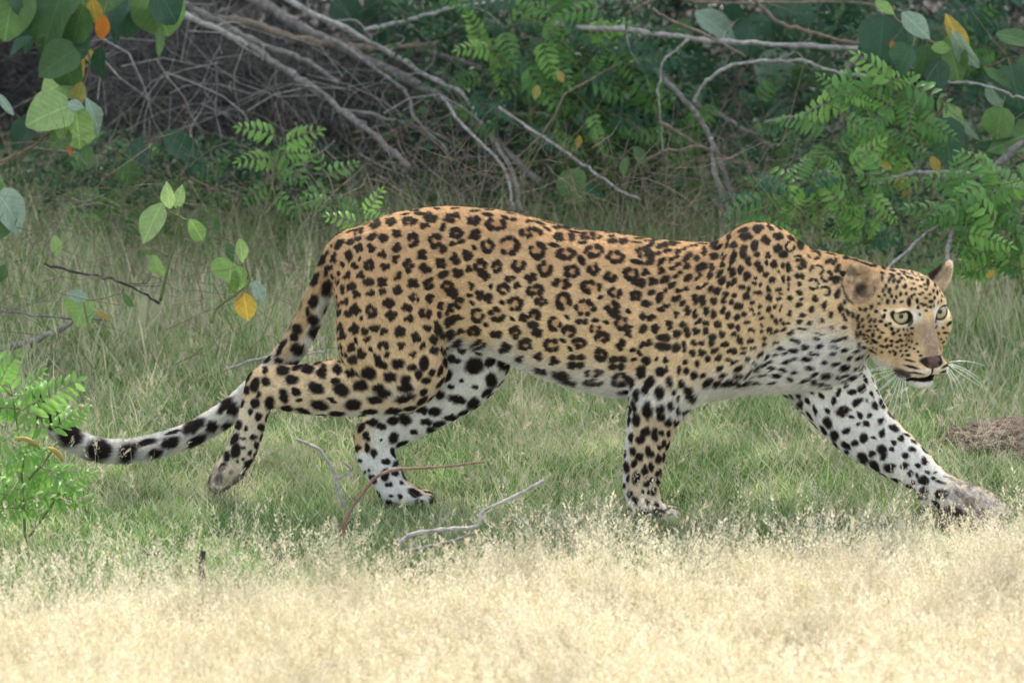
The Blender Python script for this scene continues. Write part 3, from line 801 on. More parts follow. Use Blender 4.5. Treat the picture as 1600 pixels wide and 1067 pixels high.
# every other spot and rosette: scattered over the skin, size and kind by region
def region(x, y, head, leg, tail, far):
    """spacing px, ring radius px, blobs, blob radius px, elongation, tilt"""
    if head: return 13, 0, 1, 3.0, 1.2
    if tail: return 40, 0, 1, 13.0, 1.2
    if leg: return 24, 0, 1, 8.0, 1.3
    t = np.interp(x, [500, 600, 700, 800, 900, 1000, 1080, 1150, 1230, 1330], [27, 29, 33, 39, 42, 36, 27, 24, 22, 19])
    v = (y - 350) / 250
    if y > 560: return 27, 0, 2, 6.5, 1.5
    if 1150 < x < 1340 and y < 430: return 24, 7.0, 4, 3.6, 1.2
    if x > 1090: return (19 if y > 430 else 23), (0 if y > 430 else 4.5), (1 if y > 430 else 3), (4.3 if y > 430 else 4.4), 1.3
    ring = t * 0.27
    return t, ring, (5 if t > 35 else 4 if t > 29 else 3), t * 0.155, 1.25


sites = []
cand = RNG.permutation(len(VL))[:60000]
cell = 45 * PX
grid = {}
SP_ALL = []
for i in cand:
    P = VL[i]; x, y = IX[i], IY[i]
    hd_ = bool(is_head[i])
    lg, tl = bool(near_leg[i] or far_leg[i]), bool(is_tail[i])
    if hd_ and hf[i] > -80: continue
    if tl and x < 395: continue
    if not lg and not tl and nz[i] < (-0.7 if x > 1040 else -0.3): continue
    sp, ring, nb_, br, el = region(x, y, hd_, lg, tl, ny[i] > 0.2)
    if 1170 < x < 1375 and 515 < y < 650 and ny[i] < 0.3: sp, ring, nb_, br, el = 19, 0, 1, 4.3, 1.6
    if nz[i] > 0.62 and not hd_ and not tl and not lg: sp, ring, nb_, br, el = 24, 0, 1, 5.4, 1.8
    key = tuple((P // cell).astype(int))
    ok = True
    for dx in (-1, 0, 1):
        for dy in (-1, 0, 1):
            for dz in (-1, 0, 1):
                for (Q, s_) in grid.get((key[0] + dx, key[1] + dy, key[2] + dz), ()):
                    if np.dot(P - Q, P - Q) < (0.5 * (sp + s_) * 0.80 * PX) ** 2: ok = False; break
                if not ok: break
            if not ok: break
        if not ok: break
    if not ok: continue
    dd = np.sqrt(((CL - P) ** 2).sum(1)) / PX - CR
    if dd.min() < sp * 0.36: continue
    grid.setdefault(key, []).append((P, sp))
    SP_ALL.append((i, sp, ring, nb_, br, el))
# small spots in the gaps that are left on the flanks and on the face
dkv = np.where(dark > 0.5)[0]
for (i, sp, ring, nb_, br, el) in SP_ALL: CL = np.vstack([CL, VL[i]]); CR = np.append(CR, ring + br)
for i in RNG.permutation(len(VL))[:90000]:
    P = VL[i]; x, y = IX[i], IY[i]
    if near_leg[i] or far_leg[i] or is_tail[i] or ny[i] > 0.3: continue
    if is_head[i]:
        if hf[i] < -82 or (abs(hr[i]) < 17 and hu[i] < 12) or hu[i] < -62 or hu[i] > 62: continue
        if math.hypot((abs(hr[i]) - 36.5) / 24, (hu[i] - 0.5) / 20) < 1: continue
        if math.hypot((x - 1344) / 36, (y - 440) / 42) < 1: continue
        sp, br, gap_ = 8.5, 2.1, 4.6
    else:
        if nz[i] < -0.3 or nz[i] > 0.6 or x > 1330 or (y > 560 and x > 1050): continue
        if math.hypot((x - 1344) / 32, (y - 440) / 38) < 1: continue
        sp, br, gap_ = 14, 3.6, 8.0
    dd = np.sqrt(((CL - P) ** 2).sum(1)) / PX - CR
    if dd.min() < gap_: continue
    CL = np.vstack([CL, P]); CR = np.append(CR, br)
    SP_ALL.append((i, sp, 0, 1, br, 1.5))
print('spot sites', len(SP_ALL), 'traced', n_traced)
# vertex hash for 3-D stamping
HC = 0.02
vk = np.floor(VL / HC).astype(np.int64)
vkey = (vk[:, 0] + 500) * 1000000 + (vk[:, 1] + 500) * 1000 + (vk[:, 2] + 500)
vo = np.argsort(vkey); vs_ = vkey[vo]


def near_verts(P, R):
    a = np.floor((P - R) / HC).astype(int); b = np.floor((P + R) / HC).astype(int)
    out = []
    for x_ in range(a[0], b[0] + 1):
        for y_ in range(a[1], b[1] + 1):
            k0 = (x_ + 500) * 1000000 + (y_ + 500) * 1000 + (a[2] + 500)
            k1 = k0 + (b[2] - a[2]) + 1
            i0, i1 = np.searchsorted(vs_, [k0, k1])
            out.append(vo[i0:i1])
    c = np.concatenate(out)
    return c


W3 = 0.8 * np.stack([vnoise(VL, 120, 31 + k) * 1.3 + vnoise(VL, 260, 41 + k) * 0.9 for k in range(3)], 1) * PX
for (i, sp, ring, nb_, br, el) in SP_ALL:
    P, N = VL[i], NL[i]
    t = flow[i] - N * (flow[i] @ N)
    t /= (np.linalg.norm(t) + 1e-9)
    b_ = np.cross(N, t)
    th0 = RNG.uniform(0, 2 * math.pi)
    c = near_verts(P, (ring + br * 2.6) * PX)
    if len(c) == 0: continue
    q = (VL[c] - P + W3[c]) / PX
    qt, qb, qn = q @ t, q @ b_, q @ N
    okn = (NL[c] @ N) > 0.0
    gap = RNG.random() < 0.75
    m = np.zeros(len(c))
    for k in range(nb_):
        a = th0 + 2 * math.pi * k / (nb_ + (0.9 if gap and ring else 0)) + RNG.normal(0, 0.16)
        rr = ring * RNG.uniform(0.85, 1.15)
        if ring == 0 and nb_ > 1: rr = br * 0.7; a = th0 + math.pi * k + RNG.normal(0, .3)
        ct, cb = math.cos(a) * rr * 1.1, math.sin(a) * rr
        r1 = br * RNG.uniform(0.85, 1.2)
        # blobs stretched along the ring
        if ring:
            e1 = np.array([-math.sin(a), math.cos(a)]); e2 = np.array([math.cos(a), math.sin(a)])
            st = RNG.uniform(1.0, 1.55)
        else:
            a2 = RNG.normal(0, 0.5); e1 = np.array([math.cos(a2), math.sin(a2)]); e2 = np.array([-math.sin(a2), math.cos(a2)])
            st = el * RNG.uniform(0.85, 1.15)
        u = (qt - ct) * e1[0] + (qb - cb) * e1[1]; v = (qt - ct) * e2[0] + (qb - cb) * e2[1]
        m = np.maximum(m, sstep(1.25, 0.8, np.sqrt((u / (r1 * st)) ** 2 + (v / r1 * 1.05) ** 2)))
    m *= okn * (np.abs(qn) < 14)
    dark[c] = np.maximum(dark[c], m)
    if ring:
        inner[c] = np.maximum(inner[c], sstep(1.1, 0.7, np.hypot(qt, qb) / (ring * 1.15)) * okn)
# dark ridge line along the back
inn = inner * (1 - white) * 0.4
base = base + (np.array([0.44, 0.20, 0.075]) - base) * inn[:, None]
# ears
for s, (ef, er, eu) in ((1, (-80, 68, 40)),):
    de = np.sqrt(((hf - ef) / 26) ** 2 + ((hr - er) / 34) ** 2 + ((hu - eu) / 38) ** 2)
    e_ = sstep(1.12, 0.95, de) * (hu > eu - 26) * (hf > ef - 8 - (hr * s < er * s - 20) * 0)
    facing = NL @ HF
    ing = e_ * sstep(-0.05, 0.45, facing)
    bk = e_ * sstep(-0.05, -0.35, facing)
    mot = 0.5 + 0.5 * vnoise(VL, 90, 61 + s)
    ecol = np.array([0.58, 0.43, 0.27])[None] * (0.7 + 0.5 * mot[:, None])
    deep = sstep(15, 4, np.hypot(hr - er, hu - eu + 8))
    ecol = ecol * (1 - 0.6 * deep[:, None])  # cup's shade put into the ear colour, darkest in the hollow
    base = base + (ecol - base) * ing[:, None]
    dark = dark * (1 - np.maximum(ing, 0.9 * e_ * (bk < 0.3)))
    dark = np.maximum(dark, bk * sstep(eu + 16, eu + 2, hu) * 0.9)
# far ear: black back showing as a narrow left edge, pale inside
ef_ = isnm['ear_far'] & (best < 3 * PX) & (IY < 452) & (IX > 1452)
w_e = np.clip(ef_ * 1.0, 0, 1)
base = base + (np.array([0.80, 0.66, 0.50])[None] * (0.95 + 0.35 * vnoise(VL, 90, 63))[:, None] - base) * w_e[:, None]
edge_ = (IX - 1450) - (452 - IY) * 0.72
dark = np.where(ef_, sstep(2, -4, edge_ ) * 0.95, dark)
# near ear: pale tuft and dark fur patches, the hollows' shade painted in too
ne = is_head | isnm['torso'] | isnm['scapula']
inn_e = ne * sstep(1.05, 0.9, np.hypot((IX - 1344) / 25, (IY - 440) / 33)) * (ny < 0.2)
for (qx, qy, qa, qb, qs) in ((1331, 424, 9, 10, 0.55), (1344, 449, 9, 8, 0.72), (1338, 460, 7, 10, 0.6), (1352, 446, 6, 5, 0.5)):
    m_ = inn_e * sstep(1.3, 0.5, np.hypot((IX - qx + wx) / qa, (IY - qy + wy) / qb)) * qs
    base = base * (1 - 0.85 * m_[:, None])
m_ = inn_e * sstep(1.2, 0.6, np.hypot((IX - 1338 + wx) / 14, (IY - 435 + wy) / 4.5)) * 0.8
base = base + (np.array([0.70, 0.60, 0.45]) - base) * m_[:, None]
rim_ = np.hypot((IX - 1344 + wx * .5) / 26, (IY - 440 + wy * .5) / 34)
dark = np.maximum(dark, 0.8 * (ny < 0.1) * sstep(0.97, 1.03, rim_) * sstep(1.17, 1.09, rim_) * (IX < 1336) * sstep(416, 430, IY + wy * 3))  # black marks and the shadow behind the ear's lower left edge, painted dark
base = np.where(is_tail[:, None], base * 0.86, base)
# eye rims, nose, lips
for s in (1, -1):
    er_ = np.sqrt(((hr * s - 36.5) / 14.2) ** 2 + ((hu - 0.5 - (hr * s - 37) * 0.12) / 11.8) ** 2)
    dark = np.maximum(dark, is_head * sstep(1.16, 1.0, er_) * (hf > -45))
    tear = np.hypot((hr * s - 23.5) / 3.6, (hu + 8) / 8.0)
    dark = np.maximum(dark, 0.9 * is_head * sstep(1.25, 0.8, tear) * (hf > -40))
nose = is_head * sstep(1.15, 0.9, np.sqrt((hr / 19.0) ** 2 + ((hu + 69 - np.abs(hr) * 0.12) / 9.5) ** 2)) * (hf > 4)
nose = np.maximum(nose, is_head * (hf > 14) * sstep(3, 1.6, np.abs(hr)) * (hu < -70) * (hu > -92))
ncol = np.array([0.11, 0.07, 0.06])
base = base + (ncol - base) * nose[:, None]
dark = dark * (1 - nose) + nose * (0.92 * sstep(8, 12, np.abs(hr)) + 0.5 * sstep(-74, -78, hu) * (np.abs(hr) < 9))
lipm = is_head * (hf > -22) * (np.abs(hr) < 34) * sstep(4.8, 3.2, np.abs(hu + 94 + 0.012 * hr ** 2 - 0.0))
lipm = np.maximum(lipm, is_head * (hf > -5) * (np.abs(hr) < 20) * sstep(7.5, 5.5, np.abs(hu + 96)))
lipc = is_head * sstep(1.2, 0.8, np.sqrt(((np.abs(hr) - 33) / 9) ** 2 + ((hu + 88) / 9) ** 2 + ((hf + 10) / 22) ** 2))
dark = np.maximum(dark, np.maximum(lipm, 0.9 * lipc))
chin = is_head * (hu < -102.5) * (np.abs(hr) < 26)
dark = dark * (1 - chin)
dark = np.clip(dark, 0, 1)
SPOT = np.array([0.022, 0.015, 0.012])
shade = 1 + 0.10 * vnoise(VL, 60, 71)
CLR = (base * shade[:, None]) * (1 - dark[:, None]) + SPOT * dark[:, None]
CLR = np.clip(CLR, 0.01, 1)

# dusty paws
pw = ((isnm['paw_fore_far'] | isnm['foreleg_far']) & (IX > 1460)) * sstep(1465, 1500, IX + wn_)
pw = np.maximum(pw, isnm['paw_hind'] * 0.8); pw = np.maximum(pw, (isnm['paw_fore'] & (IY > 790)) * 0.4)
dust = np.array([0.50, 0.43, 0.36])[None] * (0.85 + 0.5 * vnoise(VL, 70, 77))[:, None]
CLR = CLR + (dust - CLR) * (pw * 0.65)[:, None]
for (qx, qy, qa, qb) in ((1482, 799, 22, 9), (1442, 772, 10, 10)):      # dark pads under the raised foot
    m_ = (isnm['paw_fore_far'] | isnm['foreleg_far']) * sstep(1.15, 0.8, np.hypot((IX - qx) / qa, (IY - qy) / qb))
    CLR = CLR + (np.array([0.07, 0.06, 0.05]) - CLR) * (0.85 * m_)[:, None]
CLR = np.clip(CLR, 0.01, 1)

# ---- materials --------------------------------------------------------------
m_skin, nt, b = new_mat('leopard_skin')
a_ = nt.nodes.new('ShaderNodeAttribute'); a_.attribute_name = 'coat'
nt.links.new(a_.outputs['Color'], b.inputs['Base Color'])
b.inputs['Roughness'].default_value = 0.75
b.inputs['Specular IOR Level'].default_value = 0.15
nn = nt.nodes.new('ShaderNodeTexNoise'); nn.inputs['Scale'].default_value = 420
tc_ = nt.nodes.new('ShaderNodeTexCoord'); nt.links.new(tc_.outputs['Object'], nn.inputs['Vector'])
bp = nt.nodes.new('ShaderNodeBump'); bp.inputs['Strength'].default_value = 0.3; bp.inputs['Distance'].default_value = 0.002
nt.links.new(nn.outputs['Fac'], bp.inputs['Height']); nt.links.new(bp.outputs[0], b.inputs['Normal'])

m_fur, nt, b = new_mat('leopard_fur')
a_ = nt.nodes.new('ShaderNodeAttribute'); a_.attribute_name = 'coat'
nt.links.new(a_.outputs['Color'], b.inputs['Base Color'])
b.inputs['Roughness'].default_value = 0.6
b.inputs['Specular IOR Level'].default_value = 0.25
tr = nt.nodes.new('ShaderNodeBsdfTranslucent'); nt.links.new(a_.outputs['Color'], tr.inputs['Color'])
ms = nt.nodes.new('ShaderNodeMixShader'); ms.inputs[0].default_value = 0.25
nt.links.new(b.outputs[0], ms.inputs[1]); nt.links.new(tr.outputs[0], ms.inputs[2])
nt.links.new(ms.outputs[0], nt.nodes['Material Output'].inputs['Surface'])

# ---- body mesh --------------------------------------------------------------
ORG = np.array([0.05, 0.02, 0.0])
leo = link('leopard', None, loc=ORG)
tag(leo, 'spotted golden leopard walking across the grass, its face turned towards the viewer', 'leopard')
me = mesh_np('leopard_body', VL - ORG, QL, m_skin)
ca = me.color_attributes.new('coat', 'FLOAT_COLOR', 'POINT')
buf = np.ones((len(VL), 4), np.float32); buf[:, :3] = CLR
ca.data.foreach_set('color', buf.ravel())
body = link('body', me, leo)

# ---- fur --------------------------------------------------------------------
NH = 420000
tri = QL[:, :3]
A, B_, C_, D_ = (VL[QL[:, k]] for k in range(4))
area = 0.5 * np.linalg.norm(np.cross(C_ - A, D_ - B_), axis=1)
fc = VL[QL].mean(1)
vis = (NL[QL[:, 0]] @ -FW) > -0.35
wgt = area * np.where(vis, 1.0, 0.25)
fhf = hf[QL[:, 0]]; fhead = is_head[QL[:, 0]]
wgt = wgt * np.where(fhead, 2.2, 1.0)
fi = RNG.choice(len(QL), NH, p=wgt / wgt.sum())
u, v = RNG.random(NH)[:, None], RNG.random(NH)[:, None]


def bil(X):
    q = QL[fi]
    if X.ndim == 1:
        return (X[q[:, 0]] * ((1 - u) * (1 - v))[:, 0] + X[q[:, 1]] * (u * (1 - v))[:, 0] + X[q[:, 2]] * (u * v)[:, 0] + X[q[:, 3]] * ((1 - u) * v)[:, 0])
    return X[q[:, 0]] * (1 - u) * (1 - v) + X[q[:, 1]] * u * (1 - v) + X[q[:, 2]] * u * v + X[q[:, 3]] * (1 - u) * v


R0 = bil(VL); Nn = bil(NL); Fl = bil(flow); Cc = bil(CLR)
Nn /= np.linalg.norm(Nn, axis=1, keepdims=True) + 1e-9
Fl = Fl - Nn * (Fl * Nn).sum(1, keepdims=True)
Fl /= np.linalg.norm(Fl, axis=1, keepdims=True) + 1e-9
hw, hz = bil(white), bil(nz)
hh_ = bil(is_head.astype(float))
hhf, hhu, hhr = bil(hf), bil(hu), bil(hr)
leg_ = bil((near_leg | far_leg).astype(float))
L = 0.0062 + 0.0045 * hw * (1 - leg_) * (hz < 0.1)
L = L + 0.007 * sstep(-0.5, -0.9, hz) * (leg_ < 0.5) * (Fl[:, 0] < -0.6)
L = np.where(leg_ > 0.5, 0.0055, L)
L = np.where(hh_ > 0.5, np.clip(0.0034 + 0.0042 * np.clip((-hhf) / 70, 0, 1) + 0.004 * (hhu < -80) * (hhf < -10), 0, 0.011), L)
L = L * RNG.uniform(0.6, 1.25, NH)
# bare places: nose, eye sockets, mouth
bare = (hh_ > 0.5) & (((np.hypot(hhr / 16, (hhu + 71) / 11) < 1) & (hhf > 8)))
for s in (1, -1):
    bare |= (hh_ > 0.5) & (((hhr * s - 37) / 22) ** 2 + ((hhu - 0.5) / 16) ** 2 < 1) & (hhf > -45)
keep = ~bare
R0, Nn, Fl, Cc, L = R0[keep], Nn[keep], Fl[keep], Cc[keep], L[keep]
n = len(R0)
jit = RNG.normal(0, 0.16, (n, 3))
lift = RNG.uniform(0.16, 0.42, (n, 1))
d1 = Nn * (lift + 0.25) + Fl + jit; d1 /= np.linalg.norm(d1, axis=1, keepdims=True)
d2 = Nn * lift * 0.5 + Fl + jit * 1.2 - np.array([0, 0, 0.12]); d2 /= np.linalg.norm(d2, axis=1, keepdims=True)
p1 = R0 + d1 * (L * 0.5)[:, None]
p2 = p1 + d2 * (L * 0.5)[:, None]
pts = np.stack([R0 - Nn * 0.0006, p1, p2], 1) - ORG
hc = bpy.data.hair_curves.new('leopard_fur')
hc.add_curves([3] * n)
hc.position_data.foreach_set('vector', pts.astype(np.float32).ravel())
rad = hc.attributes.get('radius') or hc.attributes.new('radius', 'FLOAT', 'POINT')
rr_ = np.tile(np.array([0.00038, 0.00030, 0.00006], np.float32), (n, 1)) * RNG.uniform(0.8, 1.3, (n, 1)).astype(np.float32)
rad.data.foreach_set('value', rr_.astype(np.float32).ravel())
at_ = hc.attributes.new('coat', 'FLOAT_COLOR', 'CURVE')
cb_ = np.ones((n, 4), np.float32); cb_[:, :3] = np.clip(Cc * (RNG.uniform(0.72, 1.30, (n, 1)) * (1 + 0.12 * vnoise(R0, 300, 91))[:, None]), 0.008, 1)
at_.data.foreach_set('color', cb_.ravel())
hc.materials.append(m_fur)
fur = link('fur', hc, leo)
tag(fur, kind='stuff')

# ---- eyes -------------------------------------------------------------------
m_eye, nt, b = new_mat('leopard_eye')
tcn = nt.nodes.new('ShaderNodeTexCoord')
sep = nt.nodes.new('ShaderNodeSeparateXYZ'); nt.links.new(tcn.outputs['Object'], sep.inputs[0])
vl = nt.nodes.new('ShaderNodeCombineXYZ'); nt.links.new(sep.outputs[0], vl.inputs[0]); nt.links.new(sep.outputs[1], vl.inputs[1])
ln = nt.nodes.new('ShaderNodeVectorMath'); ln.operation = 'LENGTH'; nt.links.new(vl.outputs[0], ln.inputs[0])
mrg = nt.nodes.new('ShaderNodeMapRange'); mrg.inputs['From Max'].default_value = 15.6 * HS
nt.links.new(ln.outputs['Value'], mrg.inputs['Value'])
rp = nt.nodes.new('ShaderNodeValToRGB'); cr = rp.color_ramp
cr.elements[0].position = 0.0; cr.elements[0].color = (0.004, 0.004, 0.004, 1)
cr.elements[1].position = 1.0; cr.elements[1].color = (0.02, 0.015, 0.01, 1)
for p_, c_ in ((0.20, (0.003, 0.003, 0.003)), (0.25, (0.36, 0.31, 0.17)), (0.5, (0.46, 0.43, 0.28)), (0.66, (0.28, 0.25, 0.13)), (0.74, (0.02, 0.016, 0.012))):
    e = cr.elements.new(p_); e.color = (*c_, 1)
nt.links.new(mrg.outputs[0], rp.inputs[0]); nt.links.new(rp.outputs[0], b.inputs['Base Color'])
b.inputs['Roughness'].default_value = 0.08
b.inputs['Coat Weight'].default_value = 0.0; b.inputs['Specular IOR Level'].default_value = 0.4


def uv_sphere(name, r, seg, rings, mat):
    bm = bmesh.new(); bmesh.ops.create_uvsphere(bm, u_segments=seg, v_segments=rings, radius=r)
    me_ = bpy.data.meshes.new(name); bm.to_mesh(me_); bm.free(); me_.materials.append(mat)
    me_.polygons.foreach_set('use_smooth', np.ones(len(me_.polygons), dtype=bool))
    return me_


em = uv_sphere('eye', 14.6 * HS, 32, 20, m_eye)
for s in (1, -1):
    c = HP(-17.0, 35.2 * s, 0.5)
    look = HF * 1.0 + HR * (0.22 if s > 0 else -0.15) + HU * 0.05
    look = Vector((CAM - c)).normalized() * 0.75 + Vector(look).normalized() * 0.25
    e = link('eye', em, leo, loc=c - ORG)
    e.rotation_euler = look.to_track_quat('Z', 'Y').to_euler()

# ---- whiskers ---------------------------------------------------------------
m_wh, nt, b = new_mat('whisker_white')
b.inputs['Base Color'].default_value = (0.85, 0.85, 0.8, 1); b.inputs['Roughness'].default_value = 0.35


def tube(P, R, seg=5, cap=True):
    """verts, quads of a tube along the points P with radii R"""
    P = np.asarray(P, float); n_ = len(P)
    T = np.gradient(P, axis=0); T /= np.linalg.norm(T, axis=1, keepdims=True) + 1e-9
    a = np.array([0.0, 0, 1]) if abs(T[0][2]) < 0.9 else np.array([1.0, 0, 0])
    Vv = []
    nrm = np.cross(T[0], a); nrm /= np.linalg.norm(nrm)
    for i in range(n_):
        nrm = nrm - T[i] * (nrm @ T[i]); nrm /= np.linalg.norm(nrm) + 1e-9
        bn = np.cross(T[i], nrm)
        for k in range(seg):
            th = 2 * math.pi * k / seg
            Vv.append(P[i] + (nrm * math.cos(th) + bn * math.sin(th)) * R[i])
    Fq = [(i * seg + k, i * seg + (k + 1) % seg, (i + 1) * seg + (k + 1) % seg, (i + 1) * seg + k) for i in range(n_ - 1) for k in range(seg)]
    if cap:
        Fq.append(tuple(range(seg))[::-1]); Fq.append(tuple((n_ - 1) * seg + k for k in range(seg)))
    return Vv, Fq


wl = [(1400,577,1340,590,1300,612),(1402,580,1350,600,1318,640),(1404,582,1370,610,1335,650),(1406,584,1385,620,1362,662),(1408,585,1392,625,1376,672),(1410,586,1400,625,1392,660),
      (1412,587,1408,620,1406,650),(1400,575,1360,578,1325,586),(1404,584,1378,608,1352,630),(1414,587,1416,620,1424,642),(1396,572,1350,575,1312,596),
      (1482,570,1512,592,1536,606),(1483,568,1515,575,1538,600),(1481,574,1505,600,1512,632),(1480,577,1498,600,1500,628),(1482,566,1510,560,1540,572),(1483,570,1520,582,1547,615),(1479,579,1490,600,1492,640)]
for (x0, y0, x1, y1, x2, y2) in wl:
    near = x0 < 1450
    Y0 = -0.245 if near else -0.225
    a, b2, c2 = W(x0, y0, Y0), W(x1, y1, Y0 - 0.03 if near else Y0 + 0.0), W(x2, y2, Y0 - 0.045 if near else Y0 + 0.02)
    hh = hit(x0, y0)
    if hh is not None: a = hh[0]
    T_ = np.linspace(0, 1, 8)[:, None]
    Pw = (1 - T_) ** 2 * a + 2 * T_ * (1 - T_) * b2 + T_ ** 2 * c2
    Vv, Fq = tube(Pw - ORG, np.linspace(0.00065, 0.00018, 8), 4)
    link('whisker', mesh_np('whisker', Vv, Fq, m_wh), leo)
# ================================================================== THE GROUND
def terr(x, y):
    return 0.012 * np.sin(x * 1.7 + 0.6) * np.cos(y * 1.3) + 0.02 * np.clip((y - 1.2) / 3, 0, 1) * np.sin(x * 2.3 + y)


gm, nt, b = new_mat('ground_soil')
N_ = nt.nodes
tc = N_.new('ShaderNodeTexCoord')
n1 = N_.new('ShaderNodeTexNoise'); n1.inputs['Scale'].default_value = 3.0; n1.inputs['Detail'].default_value = 8
n2 = N_.new('ShaderNodeTexNoise'); n2.inputs['Scale'].default_value = 60.0; n2.inputs['Detail'].default_value = 6
for n_ in (n1, n2): nt.links.new(tc.outputs['Object'], n_.inputs['Vector'])
r1 = N_.new('ShaderNodeValToRGB'); r1.color_ramp.elements[0].position = .35; r1.color_ramp.elements[1].position = .65
r1.color_ramp.elements[0].color = (0.06, 0.068, 0.032, 1); r1.color_ramp.elements[1].color = (0.13, 0.11, 0.065, 1)
r2 = N_.new('ShaderNodeValToRGB'); r2.color_ramp.elements[0].position = .3; r2.color_ramp.elements[1].position = .7
r2.color_ramp.elements[0].color = (0.5, 0.5, 0.5, 1); r2.color_ramp.elements[1].color = (1.4, 1.35, 1.25, 1)
nt.links.new(n1.outputs['Fac'], r1.inputs[0]); nt.links.new(n2.outputs['Fac'], r2.inputs[0])
mx = N_.new('ShaderNodeMix'); mx.data_type = 'RGBA'; mx.blend_type = 'MULTIPLY'; mx.inputs['Factor'].default_value = 1
nt.links.new(r1.outputs[0], mx.inputs['A']); nt.links.new(r2.outputs[0], mx.inputs['B'])
# dark leaf litter under the thicket, colour deepened for the shade there, edge ragged
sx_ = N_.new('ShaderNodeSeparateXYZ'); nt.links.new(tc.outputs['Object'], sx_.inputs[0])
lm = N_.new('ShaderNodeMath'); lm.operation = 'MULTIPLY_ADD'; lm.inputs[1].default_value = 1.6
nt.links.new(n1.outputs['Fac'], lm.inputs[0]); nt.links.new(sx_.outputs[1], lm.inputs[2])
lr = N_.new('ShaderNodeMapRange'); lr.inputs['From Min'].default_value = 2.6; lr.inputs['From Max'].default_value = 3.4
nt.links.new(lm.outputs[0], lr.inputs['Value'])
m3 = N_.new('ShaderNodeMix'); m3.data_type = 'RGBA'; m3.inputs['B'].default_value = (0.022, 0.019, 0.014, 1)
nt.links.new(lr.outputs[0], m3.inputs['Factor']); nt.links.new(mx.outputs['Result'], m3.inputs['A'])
nt.links.new(m3.outputs['Result'], b.inputs['Base Color'])
bp = N_.new('ShaderNodeBump'); bp.inputs['Distance'].default_value = 0.01; nt.links.new(n2.outputs['Fac'], bp.inputs['Height'])
nt.links.new(bp.outputs[0], b.inputs['Normal']); b.inputs['Roughness'].default_value = 0.95
xs = np.concatenate([np.linspace(-60, -3, 20)[:-1], np.linspace(-3, 3, 121), np.linspace(3, 60, 20)[1:]])
ys = np.concatenate([np.linspace(-60, -4, 20)[:-1], np.linspace(-4, 9, 200), np.linspace(9, 90, 24)[1:]])
gx, gy = np.meshgrid(xs, ys, indexing='ij')
gz = terr(gx, gy)
Vg = np.stack([gx, gy, gz], -1).reshape(-1, 3)
ii, jj = np.meshgrid(np.arange(len(xs) - 1), np.arange(len(ys) - 1), indexing='ij')
q0 = (ii * len(ys) + jj).ravel()
tag(link('ground', mesh_np('ground', Vg, np.stack([q0, q0 + len(ys), q0 + len(ys) + 1, q0 + 1], 1), gm)), kind='structure')

# ================================================================== TREES BEHIND THE THICKET (their crowns shade the leopard)
m_bark = bark_mat('tree_bark', (0.07, 0.06, 0.05), (0.20, 0.17, 0.14), 12)
m_crown = leaf_mat('crown_leaf', (0.05, 0.10, 0.025), (0.10, 0.17, 0.05), trans=0.3, scale=4)


def quads_cloud(name, C, size, mat, seed=0, flat=0.6, asp=0.6):
    """little pointed leaves (2 triangles each) at the points C"""
    R = np.random.default_rng(seed)
    n_ = len(C)
    d = R.normal(size=(n_, 3)); d[:, 2] *= flat; d /= np.linalg.norm(d, axis=1, keepdims=True)
    nn_ = R.normal(size=(n_, 3)) + np.array([0, 0, 1.2]); s_ = np.cross(d, nn_); s_ /= np.linalg.norm(s_, axis=1, keepdims=True)
    u_ = np.cross(s_, d)
    sz = (size * R.uniform(0.6, 1.35, n_))[:, None]
    w = sz * asp * 0.5
    p0, p2 = C - d * sz * .5, C + d * sz * .5 - u_ * sz * .12
    p1, p3 = C + s_ * w + u_ * w * .25, C - s_ * w + u_ * w * .25
    V_ = np.stack([p0, p1, p2, p3], 1).reshape(-1, 3)
    Fq = (np.arange(n_) * 4)[:, None] + np.array([0, 1, 2, 3])
    me_ = mesh_np(name, V_, Fq, mat, smooth=False)
    a = me_.attributes.new('tint', 'FLOAT', 'POINT')
    a.data.foreach_set('value', np.repeat(R.random(n_), 4).astype(np.float32))
    return me_


def tree(x, y, h, cr, label, seed):
    R = np.random.default_rng(seed)
    t = link('shade_tree', None, loc=(x, y, 0)); tag(t, label, 'tree', 'tall trees behind the thicket')
    tp = np.array([[0, 0, -0.2], [0.05, 0.1, h * .25], [-0.1, 0.0, h * .5], [0.1, -0.1, h * .8]])
    Vt, Ft = tube(catmull(tp, 4), np.linspace(0.26, 0.09, 13), 10)
    link('trunk', mesh_np('trunk', Vt, Ft, m_bark), t)
    cl = []
    for k in range(11):
        a = R.uniform(0, 6.28); r_ = cr * R.uniform(0.35, 0.8)
        e = np.array([math.cos(a) * r_, math.sin(a) * r_, h * R.uniform(.55, 1.0)])
        s0 = np.array([0, 0, h * R.uniform(.32, .6)])
        P_ = np.array([s0, (s0 + e) / 2 + np.array([0, 0, .3]), e])
        Vt, Ft = tube(catmull(P_, 4), np.linspace(0.09, 0.02, 9), 6)
        link('limb', mesh_np('limb', Vt, Ft, m_bark), t)
        cl.append(e)
    cl = np.array(cl + [[0, 0, h * .9], [0, 0, h * .7]])
    C = cl[R.integers(0, len(cl), 9000)] + R.normal(size=(9000, 3)) * np.array([cr * .33, cr * .33, h * .085])
    C = C[C[:, 2] > h * .42]
    link('crown', quads_cloud('crown', C, 0.19, m_crown, seed, 0.6), t)


